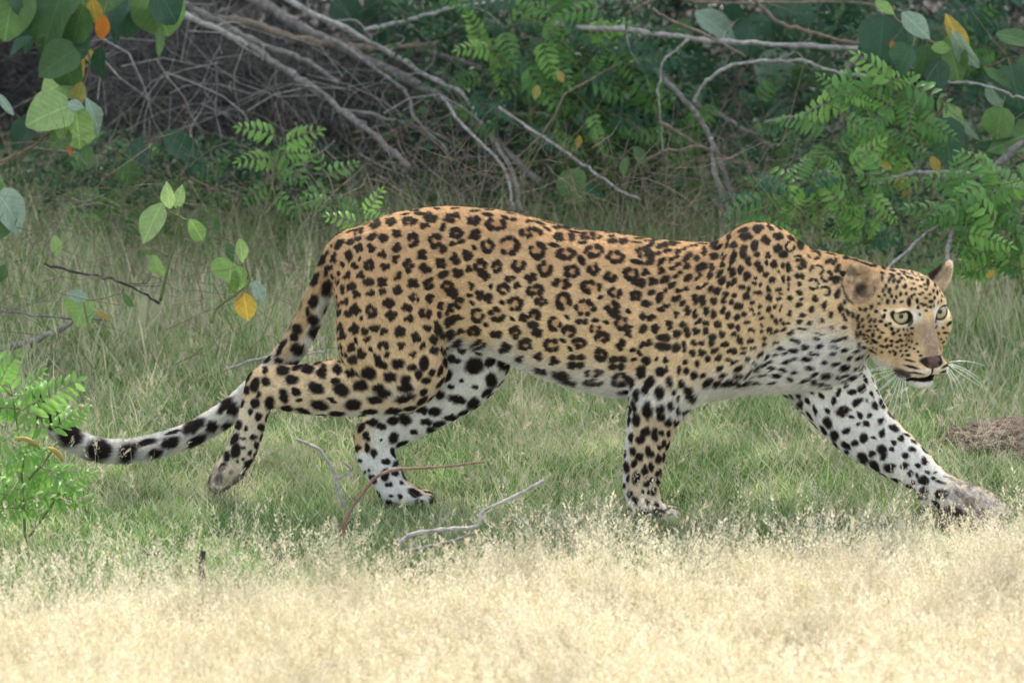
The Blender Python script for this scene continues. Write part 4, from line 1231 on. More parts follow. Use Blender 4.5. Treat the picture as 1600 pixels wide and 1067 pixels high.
TREES = [(-4.6, 8.2, 6.3, 3.1, 'broad shade tree standing behind the brush pile'), (-0.9, 8.8, 6.8, 3.3, 'tall shade tree rising behind the middle of the thicket'),
         (2.9, 8.3, 6.4, 3.2, 'leafy shade tree standing behind the broad leaved bush'), (6.4, 9.0, 6.6, 3.2, 'outermost shade tree beyond the thicket on the right'),
         (-8.2, 9.0, 6.4, 3.2, 'outermost shade tree beyond the thicket on the left')]
for k, (x, y, h, cr_, lb) in enumerate(TREES): tree(x, y, h, cr_, lb, 100 + k)

# ================================================================== BRANCHES
m_dead = bark_mat('dead_wood_grey', (0.06, 0.056, 0.05), (0.29, 0.268, 0.24), 60)
m_pale = bark_mat('dead_wood_pale', (0.14, 0.132, 0.118), (0.46, 0.44, 0.40), 60)
m_brown = bark_mat('dead_wood_brown', (0.09, 0.068, 0.048), (0.27, 0.215, 0.155), 60)
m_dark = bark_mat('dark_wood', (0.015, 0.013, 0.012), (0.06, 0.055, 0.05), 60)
m_brush = bark_mat('brush_twig', (0.026, 0.024, 0.022), (0.20, 0.185, 0.168), 25)
m_red = bark_mat('red_twig', (0.12, 0.065, 0.045), (0.32, 0.20, 0.15), 60)


def branch_geo(px, Y, w0, w1, wob=1.0, seed=0, twigs=0, seg=7):
    """px: photo points; Y: depth or (start, end); w0, w1: thickness in px at both ends"""
    R = np.random.default_rng(seed + 5)
    n_ = len(px)
    Ys = np.linspace(Y[0], Y[1], n_) if isinstance(Y, tuple) else np.full(n_, Y)
    P = np.array([W(p[0], p[1], yy) for p, yy in zip(px, Ys)])
    P = catmull(P, 6)
    k = len(P)
    sc = 1 / 700 * (10.26 + np.mean(Ys)) / 10.26
    nz_ = np.cumsum(R.normal(size=(k, 3)), 0) * wob * sc * .9 + R.normal(size=(k, 3)) * wob * sc * .7
    nz_ = nz_ - np.linspace(0, 1, k)[:, None] * nz_[-1]; nz_[0] = 0
    P = P + nz_
    rad_ = np.linspace(w0, w1, k) / 2 * sc * (1 + R.normal(size=k) * 0.14)
    Vs, Fs = tube(P, rad_, seg)
    tw = []
    for j in range(twigs):
        i = R.integers(int(k * .1), k - 1)
        T = P[min(i + 1, k - 1)] - P[i - 1]; T /= np.linalg.norm(T) + 1e-9
        dr = T * R.uniform(.3, 1) + R.normal(size=3) * np.array([.6, .35, .6]); dr /= np.linalg.norm(dr)
        L_ = R.uniform(30, 110) * sc
        q_ = np.array([P[i], P[i] + dr * L_ * .35 + R.normal(size=3) * L_ * .06, P[i] + dr * L_ * .7 + R.normal(size=3) * L_ * .12 + np.array([0, 0, -.1]) * L_, P[i] + dr * L_ + R.normal(size=3) * L_ * .2])
        tw.append(tube(catmull(q_, 3), np.linspace(max(rad_[i] * .38, 0.0009), 0.0006, 10), 4))
    return P, Vs, Fs, tw


def branch(label, px, Y, w0, w1, mat, twigs=3, name='dead_branch', cat='branch', group='dead branches in the thicket', seed=None, wob=1.0):
    sd = seed if seed is not None else int(px[0][0] * 7 + px[0][1] * 3) % 9999
    P, Vs, Fs, tw = branch_geo(px, Y, w0, w1, wob, sd, twigs)
    o0 = P[0].copy()
    o = link(name, mesh_np(name, np.array(Vs) - o0, Fs, mat), loc=o0)
    tag(o, label, cat, group)
    for Vt, Ft in tw:
        link('twig', mesh_np('twig', np.array(Vt) - o0, Ft, mat), o)
    return o


B = [
 ('long thick grey dead branch slanting down right above the leopard\'s back', [(360,-25),(430,15),(480,45),(560,85),(640,125),(700,160),(745,190),(790,235),(845,285)], (3.1,2.5), 19, 12, m_dead, 14),
 ('slender grey branch lying along the top of the thick slanting branch', [(430,-10),(480,20),(545,50),(620,92),(670,118),(720,145),(760,205),(800,270),(815,330)], (3.0,2.45), 9, 6, m_pale, 8),
 ('pale peeled branch with a blunt broken end reaching right', [(340,30),(400,38),(460,55),(520,68),(590,72),(640,70),(686,67)], (2.95,2.85), 15, 9, m_brown, 2),
 ('grey lichened branch slanting down through the brush pile', [(300,25),(370,60),(430,100),(480,132),(530,172),(585,215),(640,262)], (2.9,2.4), 13, 10, m_dead, 14),
 ('rough grey limb crossing the top of the brush pile', [(240,-20),(300,12),(350,42),(410,70),(470,88),(530,130)], (2.9,2.7), 13, 7, m_dead, 10),
 ('knotty pale stub poking out at the top left of the pile', [(285,25),(320,38),(352,52),(385,72)], 2.6, 12, 8, m_pale, 2),
 ('thin grey branch dropping from the brush pile to the grass', [(690,150),(720,190),(760,230),(790,265),(803,330)], (2.5,2.2), 6, 4, m_pale, 3),
 ('curved grey bough low in the brush pile', [(520,170),(580,182),(640,200),(690,215),(740,250)], 2.6, 7, 4, m_dead, 6),
 ('bent brown branch forking below the thick slanting one', [(520,62),(560,88),(600,118),(635,150),(650,190),(700,240)], (2.8,2.5), 8, 4, m_dead, 3),
 ('thin bare branch rising right from the top of the brush pile', [(570,48),(640,30),(700,12),(760,2),(860,-20)], 2.7, 7, 5, m_pale, 1),
 ('dark sloping branch behind the feathery leaves in the middle', [(650,78),(700,92),(760,112),(840,128),(900,142)], 3.0, 11, 9, m_dead, 2),
 ('smooth grey branch arching through the centre of the thicket', [(870,142),(935,136),(1000,143),(1060,156),(1110,178),(1160,206),(1210,235)], (2.75,2.6), 10, 8, m_dead, 4),
 ('long straight silvery branch running right under the top edge', [(868,36),(930,42),(1000,48),(1050,52),(1080,60),(1140,67),(1220,70),(1340,76)], 2.5, 9, 8, m_pale, 4),
 ('long thin reddish branch at the very top of the picture', [(980,22),(1030,0),(1100,2),(1200,4),(1340,6),(1420,22)], 2.6, 5, 4, m_brown, 1),
 ('tan branch sloping down to meet the silvery one', [(1170,-6),(1215,30),(1275,48),(1345,67)], 2.45, 7, 5, m_brown, 1),
 ('pale crooked branch looping below the silvery one', [(1085,160),(1100,135),(1130,112),(1180,99),(1230,96),(1270,98),(1300,112),(1335,120),(1372,119)], 2.35, 6, 5, m_pale, 2),
 ('thin kinked twig hanging from the silvery branch', [(1075,62),(1050,82),(1034,98),(1031,125),(1027,145),(1032,190),(1036,240)], 2.4, 4, 3, m_pale, 0),
 ('dark branch falling steeply behind the leopard\'s shoulder', [(1010,95),(1040,130),(1075,165),(1105,205),(1122,250),(1140,300),(1160,345)], (2.5,2.3), 8, 8, m_dead, 4),
 ('pale forked stem standing just behind the shoulder hump', [(1112,215),(1116,260),(1128,300),(1142,345)], 2.2, 7, 9, m_pale, 1),
 ('arched pale twig above the leafy right corner', [(1400,172),(1430,150),(1465,135),(1500,132),(1545,137),(1580,150),(1620,158)], 1.8, 5, 4, m_pale, 0),
 ('curved grey branch lying level behind the leopard\'s head', [(1365,290),(1410,274),(1450,268),(1500,270),(1545,278),(1600,296)], 1.7, 6, 6, m_pale, 2),
 ('stout grey branch rising out of the right edge', [(1534,280),(1552,262),(1580,238),(1625,208)], 1.65, 12, 12, m_dead, 1),
 ('straight dry stem leaning up behind the far ear', [(1480,412),(1484,375),(1500,342),(1530,302)], (1.15,1.5), 8, 6, m_dead, 1),
 ('dry stem slanting up right above the leopard\'s neck', [(1385,420),(1420,385),(1460,352),(1520,310)], (1.0,1.5), 6, 5, m_dead, 1),
 ('long thin bare stem sloping down from the brush pile', [(780,168),(830,200),(875,232),(920,262),(960,290),(1000,312)], (2.4,2.0), 5, 4, m_pale, 2),
 ('thin curved stem crossing the dark gap in the middle', [(1030,190),(1060,208),(1100,232),(1140,248),(1185,262)], 2.3, 6, 4, m_brown, 2),
 ('low arching twig at the foot of the thicket', [(1010,250),(1040,232),(1085,226),(1120,238)], 2.1, 5, 4, m_brown, 1),
 ('thin bare vine climbing left from the feathery middle', [(770,300),(820,235),(860,190),(880,150),(930,120)], 2.2, 4, 3, m_brown, 2),
 ('brown arching vine over the dark leaves at the top', [(1020,14),(1060,38),(1110,60),(1165,90)], 2.45, 5, 4, m_brown, 0),
 ('curved twig linking the two bushes on the right', [(1195,192),(1250,180),(1285,168),(1310,168),(1330,192),(1360,215),(1368,232)], 2.0, 5, 4, m_dead, 1),
 ('slack dry vine hanging at the left edge of the thicket', [(-10,262),(30,240),(50,230),(100,238),(165,247)], 1.9, 5, 3, m_brown, 1),
 ('thin dry stem lying level above the left grass', [(70,412),(110,424),(175,436),(215,455),(250,475)], 1.3, 4, 4, m_dark, 2),
 ('blurred fallen branch lying in the grass at the left edge', [(-10,548),(40,536),(80,520),(115,500)], 1.35, 12, 8, m_pale, 0),
 ('thin grey stem bent across the grass on the left', [(-10,482),(40,490),(100,496),(170,500)], 1.25, 4, 3, m_dead, 1),
 ('pale dry stick lying in the grass behind the tail', [(352,576),(400,566),(450,560),(510,548)], 0.95, 5, 3, m_pale, 0),
]
for (lb, px, Y, w0, w1, mt, tw) in B: branch(lb, px, Y, w0, w1, mt, tw)

# sticks lying round the leopard's feet
def gy_(y):      # depth of the turf's top seen at picture height y
    return G(800, y, 0.045)[1]
branch('thin pale twig standing up bent in the grass by the hind legs', [(538,792),(530,765),(524,742),(512,718),(500,703),(480,693),(463,686)], gy_(800) - .16, 7, 4, m_pale, 0, 'fallen_twig', 'twig', 'sticks in the grass', wob=.2)
branch('small hooked side twig leaning against the pale bent one', [(525,748),(538,742),(547,735),(543,727),(536,722)], gy_(800) - .16, 5, 4, m_pale, 0, 'fallen_twig', 'twig', 'sticks in the grass', wob=.1)
branch('bent reddish twig lying in front of the far hind paw', [(533,838),(540,812),(552,790),(570,765),(588,745),(615,734),(660,731),(710,727),(757,721)], gy_(838) - .12, 7.5, 3.5, m_red, 0, 'fallen_twig', 'twig', 'sticks in the grass', wob=.15)
branch('forked grey stick lying on the grass between the paws', [(622,850),(645,835),(690,828),(742,823),(755,800),(790,783),(820,768),(850,750)], (gy_(850) - .3, gy_(825) - .3), 8, 5, m_pale, 0, 'fallen_stick', 'stick', 'sticks in the grass', wob=.15)
branch('short dark stick lying just below the forked grey one', [(628,862),(680,852),(710,845),(740,833)], gy_(862) - .25, 6, 5, m_dead, 0, 'fallen_stick', 'stick', 'sticks in the grass', wob=.15)
branch('short dark upright stub in the grass below the tail', [(318,912),(314,885),(318,860)], gy_(915) - .05, 13, 8, m_dark, 0, 'broken_stub', 'stub', 'sticks in the grass', wob=.4)
branch('small dark broken twig flat in the grass left of the stub', [(222,862),(238,866),(252,862)], gy_(868), 7, 4, m_dark, 0, 'broken_twig', 'twig', 'sticks in the grass', wob=.4)

# ---- tangle of fine dead twigs ----------------------------------------------
def tangle(name, n_, xr, yr, Yr, L, rad_, mat, seed, droop=0.0, upb=0.3, dens=None):
    R = np.random.default_rng(seed)
    Vs, Fs, base_ = [], [], 0
    for k in range(n_):
        x = R.uniform(*xr); lo_, hi_ = (yr if dens is None else dens(x)); y = R.uniform(lo_, hi_)
        Yd = R.uniform(*Yr)
        p = W(x, y, Yd)
        d = R.normal(size=3) * np.array([1, .5, .8]); d[2] += upb * R.choice([-1, 1]); d[0] += 0.35
        d /= np.linalg.norm(d)
        l_ = R.uniform(*L)
        P_ = [p]
        for s_ in range(4):
            d = d + R.normal(size=3) * .28; d[2] -= droop; d /= np.linalg.norm(d); P_.append(P_[-1] + d * l_ / 4)
        P_ = np.array(P_)
        r0 = R.uniform(*rad_)
        V1, F1 = tube(P_, np.linspace(r0, r0 * .3, 5), 3, cap=False)
        Vs += V1; Fs += [tuple(i + base_ for i in f) for f in F1]; base_ += len(V1)
    V_ = np.array(Vs); V_[:, 2] = np.maximum(V_[:, 2], 0.0)
    me_ = mesh_np(name, V_, np.array(Fs), mat)
    return tag(link(name, me_), kind='stuff')


pile = lambda x: (np.interp(x, [-400, 0, 200, 500, 850], [0, 40, 20, 110, 190]), np.interp(x, [0, 250, 500, 850], [260, 300, 330, 330]))
tangle('dead_brush', 5200, (120, 860), None, (2.95, 3.9), (0.12, 0.5), (0.0008, 0.0023), m_brush, 1, 0.05, .3, pile)
tangle('pale_brush', 130, (120, 860), None, (2.5, 3.0), (0.15, 0.5), (0.0012, 0.0026), m_pale, 6, 0.08, .5, pile)
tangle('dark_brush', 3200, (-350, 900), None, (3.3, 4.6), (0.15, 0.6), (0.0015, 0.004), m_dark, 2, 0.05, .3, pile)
tangle('dry_twigs', 420, (550, 1640), (0, 330), (2.7, 3.6), (0.12, 0.45), (0.0008, 0.002), m_dead, 3, 0.02, .3)
tangle('bent_stems', 420, (-20, 620), (270, 560), (.7, 2.0), (0.12, 0.38), (0.0006, 0.0013), m_brown, 14, 0.02, .7)
tangle('bent_stems', 320, (600, 1250), (240, 380), (1.0, 2.2), (0.12, 0.34), (0.0006, 0.0013), m_brown, 15, 0.02, .9)
tangle('dry_stems', 500, (-20, 1640), (200, 430), (1.2, 2.6), (0.10, 0.35), (0.0006, 0.0014), m_brown, 4, 0.0, .9)
# ================================================================== LEAVES
def leaf_mesh(name, L, Wd, mat, shape='round', cup=0.15, fold=0.2, nu=7, tint=0.0):
    """leaf along +Y from the stalk at the origin, +Z up; a real blade with midrib fold and drooping tip"""
    V_, F_ = [], []
    for i in range(nu + 1):
        t = i / nu
        if shape == 'round': w = math.sin(math.pi * min(1, t * 0.96 + 0.03) ** 0.72) ** 0.62
        elif shape == 'oval': w = math.sin(math.pi * min(1, t * 0.97 + 0.02) ** 0.85) ** 0.9
        else: w = math.sin(math.pi * min(1, t * 0.98 + 0.01)) ** 0.7
        w = w * Wd / 2
        y = t * L
        zc = -cup * L * t * t
        for k in (-1, -.5, 0, .5, 1):
            wob = 0.03 * L * math.sin(9 * t + 3 * k)
            V_.append((k * w, y, zc + fold * abs(k) * w + (wob if abs(k) == 1 else 0)))
    for i in range(nu):
        for k in range(4):
            a = i * 5 + k
            F_.append((a, a + 1, a + 6, a + 5))
    me_ = mesh_np(name, V_, F_, mat)
    return me_


m_leafB = leaf_mat('broad_leaf', (0.06, 0.13, 0.045), (0.13, 0.24, 0.08), trans=0.35, scale=5, veins=True)
m_leafD = leaf_mat('dark_broad_leaf', (0.03, 0.08, 0.045), (0.065, 0.14, 0.075), trans=0.25, scale=5, veins=True)
m_leafL = leaf_mat('light_broad_leaf', (0.21, 0.36, 0.11), (0.32, 0.46, 0.17), trans=0.4, scale=5, veins=True)
m_leafY = leaf_mat('yellow_leaf', (0.42, 0.29, 0.05), (0.34, 0.33, 0.10), trans=0.4, scale=5, veins=True)
m_leafO = leaf_mat('orange_leaf', (0.55, 0.17, 0.02), (0.5, 0.2, 0.04), trans=0.4, scale=14)
m_leafS = leaf_mat('silvery_leaf', (0.22, 0.32, 0.22), (0.30, 0.40, 0.30), trans=0.3, scale=5, veins=True)
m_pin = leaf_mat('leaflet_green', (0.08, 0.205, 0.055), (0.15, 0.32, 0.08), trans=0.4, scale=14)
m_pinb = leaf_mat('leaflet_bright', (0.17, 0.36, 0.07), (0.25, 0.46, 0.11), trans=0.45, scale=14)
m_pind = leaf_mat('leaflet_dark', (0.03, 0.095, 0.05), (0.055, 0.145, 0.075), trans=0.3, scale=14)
m_stem = bark_mat('green_stem', (0.09, 0.13, 0.04), (0.20, 0.22, 0.09), 40)
m_stemb = bark_mat('brown_stem', (0.10, 0.085, 0.05), (0.24, 0.19, 0.11), 40)
LEAFC = {}


def get_leaf(mat, shape):
    k = (mat.name, shape)
    if k not in LEAFC: LEAFC[k] = leaf_mesh('leaf', 1.0, {'round': .92, 'oval': .58, 'lance': .36}[shape], mat, shape)
    return LEAFC[k]


def place_leaf(parent, org, P, direction, facing, size, mat, shape, name='leaf'):
    """direction: where the tip points; facing: which way the upper side looks"""
    d = Vector(direction).normalized(); f = Vector(facing)
    f = (f - d * f.dot(d)).normalized()
    xax = d.cross(f)
    M = Matrix((xax, d, f)).transposed().to_4x4()
    M.translation = Vector(P - org)
    o = bpy.data.objects.new(name, get_leaf(mat, shape))
    COL.objects.link(o)
    o.parent = parent
    h_ = (hash((round(float(P[0]), 5), round(float(P[2]), 5))) % 1000) / 1000
    o.matrix_local = M @ Matrix.Diagonal((size * (0.8 + .35 * h_), size, size * (0.5 + 2.2 * ((h_ * 7.3) % 1)), 1))
    return o


def stem_part(parent, org, Pw, r0, r1, mat, name='stem', seg=5):
    Pw = catmull(np.array(Pw), 4)
    V_, F_ = tube(Pw - org, np.linspace(r0, r1, len(Pw)), seg)
    return link(name, mesh_np(name, V_, F_, mat), parent)


def leafy_plant(name, label, cat, stems, leaves, Y, seed, smat=None, group=None, ground=None):
    """stems: lists of photo points; leaves: (x, y of the middle, length px, tip direction deg (0 right, 90 down), material, shape)"""
    R = np.random.default_rng(seed)
    smat = smat or m_stemb
    g0 = stems[0][0]
    org = W(g0[0], g0[1], Y)
    if ground: org = G(*ground)
    root = link(name, None, loc=org); tag(root, label, cat, group)
    allp = []
    for st in stems:
        P = [W(p[0], p[1], Y + R.normal() * .02) for p in st]
        stem_part(root, org, P, 0.0042, 0.0018, smat)
        allp += list(catmull(np.array(P), 4))
    allp = np.array(allp)
    for (x, y, L_, ang, mt, sh) in leaves:
        sc = 1.13 * L_ / 700 * (10.26 + Y) / 10.26
        a = math.radians(ang)
        d = np.array([math.cos(a), R.normal() * .3 - .12, -math.sin(a)]); d /= np.linalg.norm(d)
        mid = W(x, y, Y + R.normal() * .05 - .03)
        basep = mid - d * sc * .5
        place_leaf(root, org, basep, d, np.array([R.normal() * .45, -1.0, .45 + R.normal() * .25]), sc, mt, sh)
        j = np.argmin(((allp - basep) ** 2).sum(1))
        q = allp[j]
        if np.linalg.norm(q - basep) > 0.004:
            stem_part(root, org, [q, (q + basep) / 2 + np.array([0, 0, -0.004]), basep], 0.0014, 0.0009, smat, 'leaf_stalk', 4)
    return root


def frond_geo(P0, d, up, L, n_pairs, R, droop=.35):
    """rachis points and leaflet frames (pos, dir, normal, size)"""
    d = np.array(d, float); d /= np.linalg.norm(d)
    up = np.array(up, float); up -= d * (up @ d); up /= np.linalg.norm(up)
    s = np.cross(d, up)
    pts_ = []
    for i in range(7):
        t = i / 6
        pts_.append(P0 + d * L * t + up * L * (.16 * t - droop * t * t) + s * L * .05 * math.sin(2 * t + R.normal() * .1))
    pts_ = np.array(pts_)
    fr = []
    for k in range(n_pairs):
        t = .16 + .8 * k / max(n_pairs - 1, 1)
        f = t * 6; i = min(int(f), 5); p = pts_[i] + (pts_[i + 1] - pts_[i]) * (f - i)
        T = pts_[i + 1] - pts_[i]; T /= np.linalg.norm(T)
        l_ = L * (.30 if n_pairs < 8 else .24) * (0.75 + .5 * math.sin(math.pi * min(t + .15, 1)))
        for sd in (-1, 1):
            dd = s * sd + T * .45 + R.normal(size=3) * .08 + up * -.12
            fr.append((p, dd, up + s * sd * -.15 + R.normal(size=3) * .12, l_))
    fr.append((pts_[-1], T, up, L * .2))
    return pts_, fr


def pinnate_plant(name, label, stems, fronds, Y, seed, mat, smat=None, cat='plant', group=None, pieces=True, lw='lance'):
    """fronds: (x, y of the base, length px, direction deg, pairs[, material])"""
    R = np.random.default_rng(seed)
    smat = smat or m_stem
    org = W(stems[0][0][0], stems[0][0][1], Y)
    root = link(name, None, loc=org); tag(root, label, cat, group)
    allp = []
    for st in stems:
        P = [W(p[0], p[1], Y + (p[2] if len(p) > 2 else 0)) for p in st]
        stem_part(root, org, P, 0.0036, 0.0016, smat)
        allp += list(catmull(np.array(P), 4))
    allp = np.array(allp)
    for fr_ in fronds:
        x, y, L_, ang, n_p = fr_[:5]
        mt = fr_[5] if len(fr_) > 5 else mat
        sc = L_ / 700 * (10.26 + Y) / 10.26
        a = math.radians(ang)
        d = np.array([math.cos(a), R.normal() * .35 - .1, -math.sin(a)])
        P0 = W(x, y, Y + R.normal() * .06)
        pts_, lf = frond_geo(P0, d, np.array([R.normal() * .3, -.9, .75]), sc, n_p, R)
        j = np.argmin(((allp - P0) ** 2).sum(1))
        V_, F_ = tube(np.vstack([[allp[j]], pts_]) - org, np.linspace(0.0013, 0.0005, 8), 4)
        fo = link('frond', mesh_np('frond', V_, F_, smat), root)
        for (p, dd, nn_, l_) in lf:
            if pieces: place_leaf(fo, org, p, dd, nn_, l_, mt, lw, 'leaflet')
    return root


BR, DK, LT, YL, OR, SV = m_leafB, m_leafD, m_leafL, m_leafY, m_leafO, m_leafS
# top left shrub with large round leaves
leafy_plant('round_leaved_shrub', 'shrub with large round green leaves hanging into the top left corner', 'shrub',
    [[(-60,-60),(40,-20),(110,40),(140,90),(125,150),(110,200)],[(60,-30),(150,-10),(220,0),(300,-20)],[(110,40),(70,90),(60,130)]],
    [(15,20,80,100,BR,'round'),(50,-5,75,80,DK,'round'),(45,48,55,110,DK,'oval'),(78,25,95,120,BR,'round'),(110,5,80,60,BR,'round'),(98,70,80,140,DK,'round'),(120,40,60,110,BR,'round'),
     (105,110,75,80,BR,'round'),(90,95,60,150,BR,'round'),(95,130,55,160,LT,'round'),(155,100,50,95,DK,'oval'),(160,45,38,95,OR,'oval'),(148,20,40,80,YL,'oval'),(175,12,55,70,BR,'round'),(205,25,60,100,DK,'round'),
     (230,5,70,60,BR,'round'),(250,22,78,75,BR,'round'),(262,10,60,60,DK,'round'),(185,30,60,120,DK,'oval'),(125,105,42,100,YL,'oval'),(140,88,30,60,YL,'oval'),(70,72,30,100,YL,'oval'),(122,150,40,105,YL,'oval'),
     (250,65,40,85,BR,'lance'),(5,0,60,170,BR,'round'),(30,70,40,150,DK,'oval')], 1.75, 11)
leafy_plant('round_leaved_shoot', 'shoot with pale round leaves and one narrow silvery leaf below the corner shrub', 'shrub',
    [[(-20,262),(50,230),(70,212),(112,175),(122,150)]],
    [(76,177,66,165,LT,'round'),(122,203,62,85,LT,'round'),(150,180,56,60,SV,'lance'),(92,218,40,140,BR,'round'),(34,210,45,120,DK,'round'),(118,165,26,10,SV,'oval'),(8,163,40,50,SV,'lance'),(135,245,34,90,BR,'oval'),(108,235,16,60,OR,'oval')], 1.6, 12)
leafy_plant('left_edge_shrub', 'shrub with large bluish leaves cut by the left edge', 'shrub', [[(-30,460),(-15,400),(-5,330),(0,300)]],
    [(18,332,70,60,SV,'round'),(5,350,60,120,BR,'oval'),(88,385,30,80,LT,'oval'),(3,430,30,100,BR,'oval'),(-2,290,40,40,BR,'oval')], 1.3, 13)
leafy_plant('seedling', 'seedling with three hanging oval leaves above the tail', 'seedling',
    [[(250,470),(262,420),(275,370),(280,330),(272,318)],[(275,335),(292,345)],[(262,400),(250,392)]],
    [(237,348,62,120,LT,'oval'),(309,363,58,65,LT,'lance'),(262,306,36,260,LT,'oval'),(280,308,34,285,LT,'oval'),(246,418,38,70,LT,'oval'),(228,392,24,30,BR,'lance')], 1.05, 14, m_stem)
leafy_plant('seedling', 'seedling with two bright round leaves and a yellow one beside the rump', 'seedling',
    [[(330,505),(340,480),(375,455),(388,430),(380,415)]],
    [(378,393,38,80,LT,'oval'),(357,430,56,105,LT,'round'),(371,440,44,110,LT,'oval'),(384,481,50,85,YL,'oval'),(405,455,34,60,SV,'oval'),(360,395,26,90,BR,'oval')], 0.95, 15, m_stem)
leafy_plant('seedling', 'low seedling with one broad ribbed leaf at the left', 'seedling',
    [[(140,520),(135,495),(130,470)]], [(125,488,56,120,LT,'round'),(122,462,30,200,SV,'oval'),(160,492,26,20,YL,'lance'),(200,470,26,60,BR,'lance')], 1.1, 16, m_stem)
leafy_plant('broad_leaf_sprig', 'single dark heart leaf sprig among the brush pile', 'sprig', [[(300,300),(285,270),(262,212)]], [(283,228,62,35,DK,'oval'),(215,248,60,95,DK,'oval'),(205,275,50,80,BR,'oval')], 2.2, 17)
# right shrub
leafy_plant('broad_leaved_shrub', 'tall shrub with big heart shaped leaves and a forked tip in the top right', 'shrub',
    [[(1450,330),(1465,250),(1460,190),(1455,120),(1462,70),(1475,35)],[(1462,70),(1400,30),(1398,10)],[(1460,185),(1475,165)],[(1465,240),(1452,160)]],
    [(1377,65,72,95,DK,'round'),(1432,40,52,40,SV,'oval'),(1383,12,32,30,LT,'oval'),(1445,98,44,90,BR,'round'),(1472,75,30,0,LT,'oval'),(1498,60,80,60,YL,'lance'),(1508,85,90,60,SV,'lance'),(1490,95,70,75,BR,'oval'),
     (1410,95,50,120,DK,'round'),(1480,222,66,80,DK,'round'),(1490,182,46,50,LT,'oval'),(1515,205,32,60,SV,'lance'),(1465,120,46,90,DK,'round'),(1420,170,60,120,BR,'round'),(1395,75,20,80,OR,'oval')], 1.85, 18)
leafy_plant('large_leaved_bush', 'bush with very large dark leaves behind the silvery branch', 'shrub',
    [[(1180,320),(1190,220),(1200,120),(1230,40)],[(1200,120),(1290,90)],[(1190,200),(1130,120),(1080,70)]],
    [(1208,118,72,80,SV,'round'),(1230,70,90,70,DK,'round'),(1270,95,90,60,BR,'oval'),(1070,100,80,80,DK,'round'),(1095,120,70,60,DK,'round'),(1240,30,80,100,DK,'round'),(1180,60,60,60,DK,'round'),(1120,40,70,30,SV,'oval'),
     (1250,120,60,100,BR,'oval'),(1290,60,60,60,DK,'oval'),(1150,20,60,60,DK,'oval'),(1100,150,60,120,DK,'oval'),(1060,60,60,120,BR,'oval'),(1310,30,60,100,DK,'round'),(1190,160,60,90,DK,'oval')], 2.9, 19)
leafy_plant('broad_leaved_creeper', 'creeper with drooping green leaves along the right edge', 'creeper',
    [[(1640,330),(1600,250),(1585,160),(1575,90)],[(1600,250),(1560,225)]],
    [(1585,135,60,80,DK,'round'),(1575,180,50,90,DK,'oval'),(1560,120,50,30,BR,'lance'),(1590,215,90,165,BR,'oval'),(1570,230,70,170,DK,'oval'),(1600,110,50,100,BR,'oval'),(1555,150,40,60,SV,'oval'),(1530,40,60,60,DK,'lance'),(1590,60,60,10,BR,'oval'),(1560,195,50,100,BR,'round'),(1605,170,50,80,DK,'round')], 1.9, 20)
leafy_plant('broad_leaved_bush', 'bush with soft dark leaves at the top between the branches', 'shrub',
    [[(640,250),(600,120),(560,20)],[(600,120),(680,40)]],
    [(545,25,60,60,DK,'round'),(580,20,56,100,DK,'oval'),(620,35,60,80,DK,'round'),(655,45,50,60,DK,'oval'),(600,60,50,120,DK,'oval'),(690,30,60,100,BR,'lance'),(540,130,50,60,DK,'oval'),(575,140,50,100,DK,'oval'),(620,200,50,40,DK,'oval'),(740,20,60,20,BR,'oval')], 3.3, 21)
leafy_plant('heart_leaf_sprig', 'sprig with a blurred heart leaf at the foot of the thicket', 'sprig', [[(900,345),(898,315),(900,300)]], [(897,292,50,80,BR,'round'),(930,300,34,30,DK,'oval'),(1002,245,38,50,BR,'oval'),(975,262,30,100,BR,'oval')], 1.9, 22)

# feathery plants ------------------------------------------------------------
R9 = random.Random(9)
pinnate_plant('feathery_seedling', 'bright feathery seedling standing in front of the brush pile', [[(415,330),(425,290),(435,240),(440,215)],[(430,270),(420,235)]],
    [(440,225,62,330,6,m_pinb),(436,215,62,200,6,m_pinb),(425,262,55,20,5,m_pin),(430,250,60,190,6,m_pinb),(440,240,58,0,6,m_pinb),(420,285,50,140,5,m_pin),(430,225,70,40,6,m_pin),(428,300,46,40,5,m_pin)], 1.9, 31, m_pinb)
pinnate_plant('feathery_seedling', 'low dark feathery seedling right of the bright one', [[(530,350),(525,320),(515,280),(505,265)]],
    [(510,275,50,330,5,m_pin),(515,290,60,150,5,m_pin),(520,310,55,20,6,m_pin),(525,325,50,200,6,m_pin),(505,268,40,250,4,m_pin)], 1.7, 32, m_pin)
pinnate_plant('feathery_seedling', 'small yellow green feathery shoot touching the rump', [[(560,400),(560,360),(570,330)]],
    [(570,335,44,300,5,m_pinb),(562,350,50,200,5,m_pinb),(560,370,46,160,5,m_pinb),(565,345,44,340,5,m_pinb)], 0.9, 33, m_pinb)
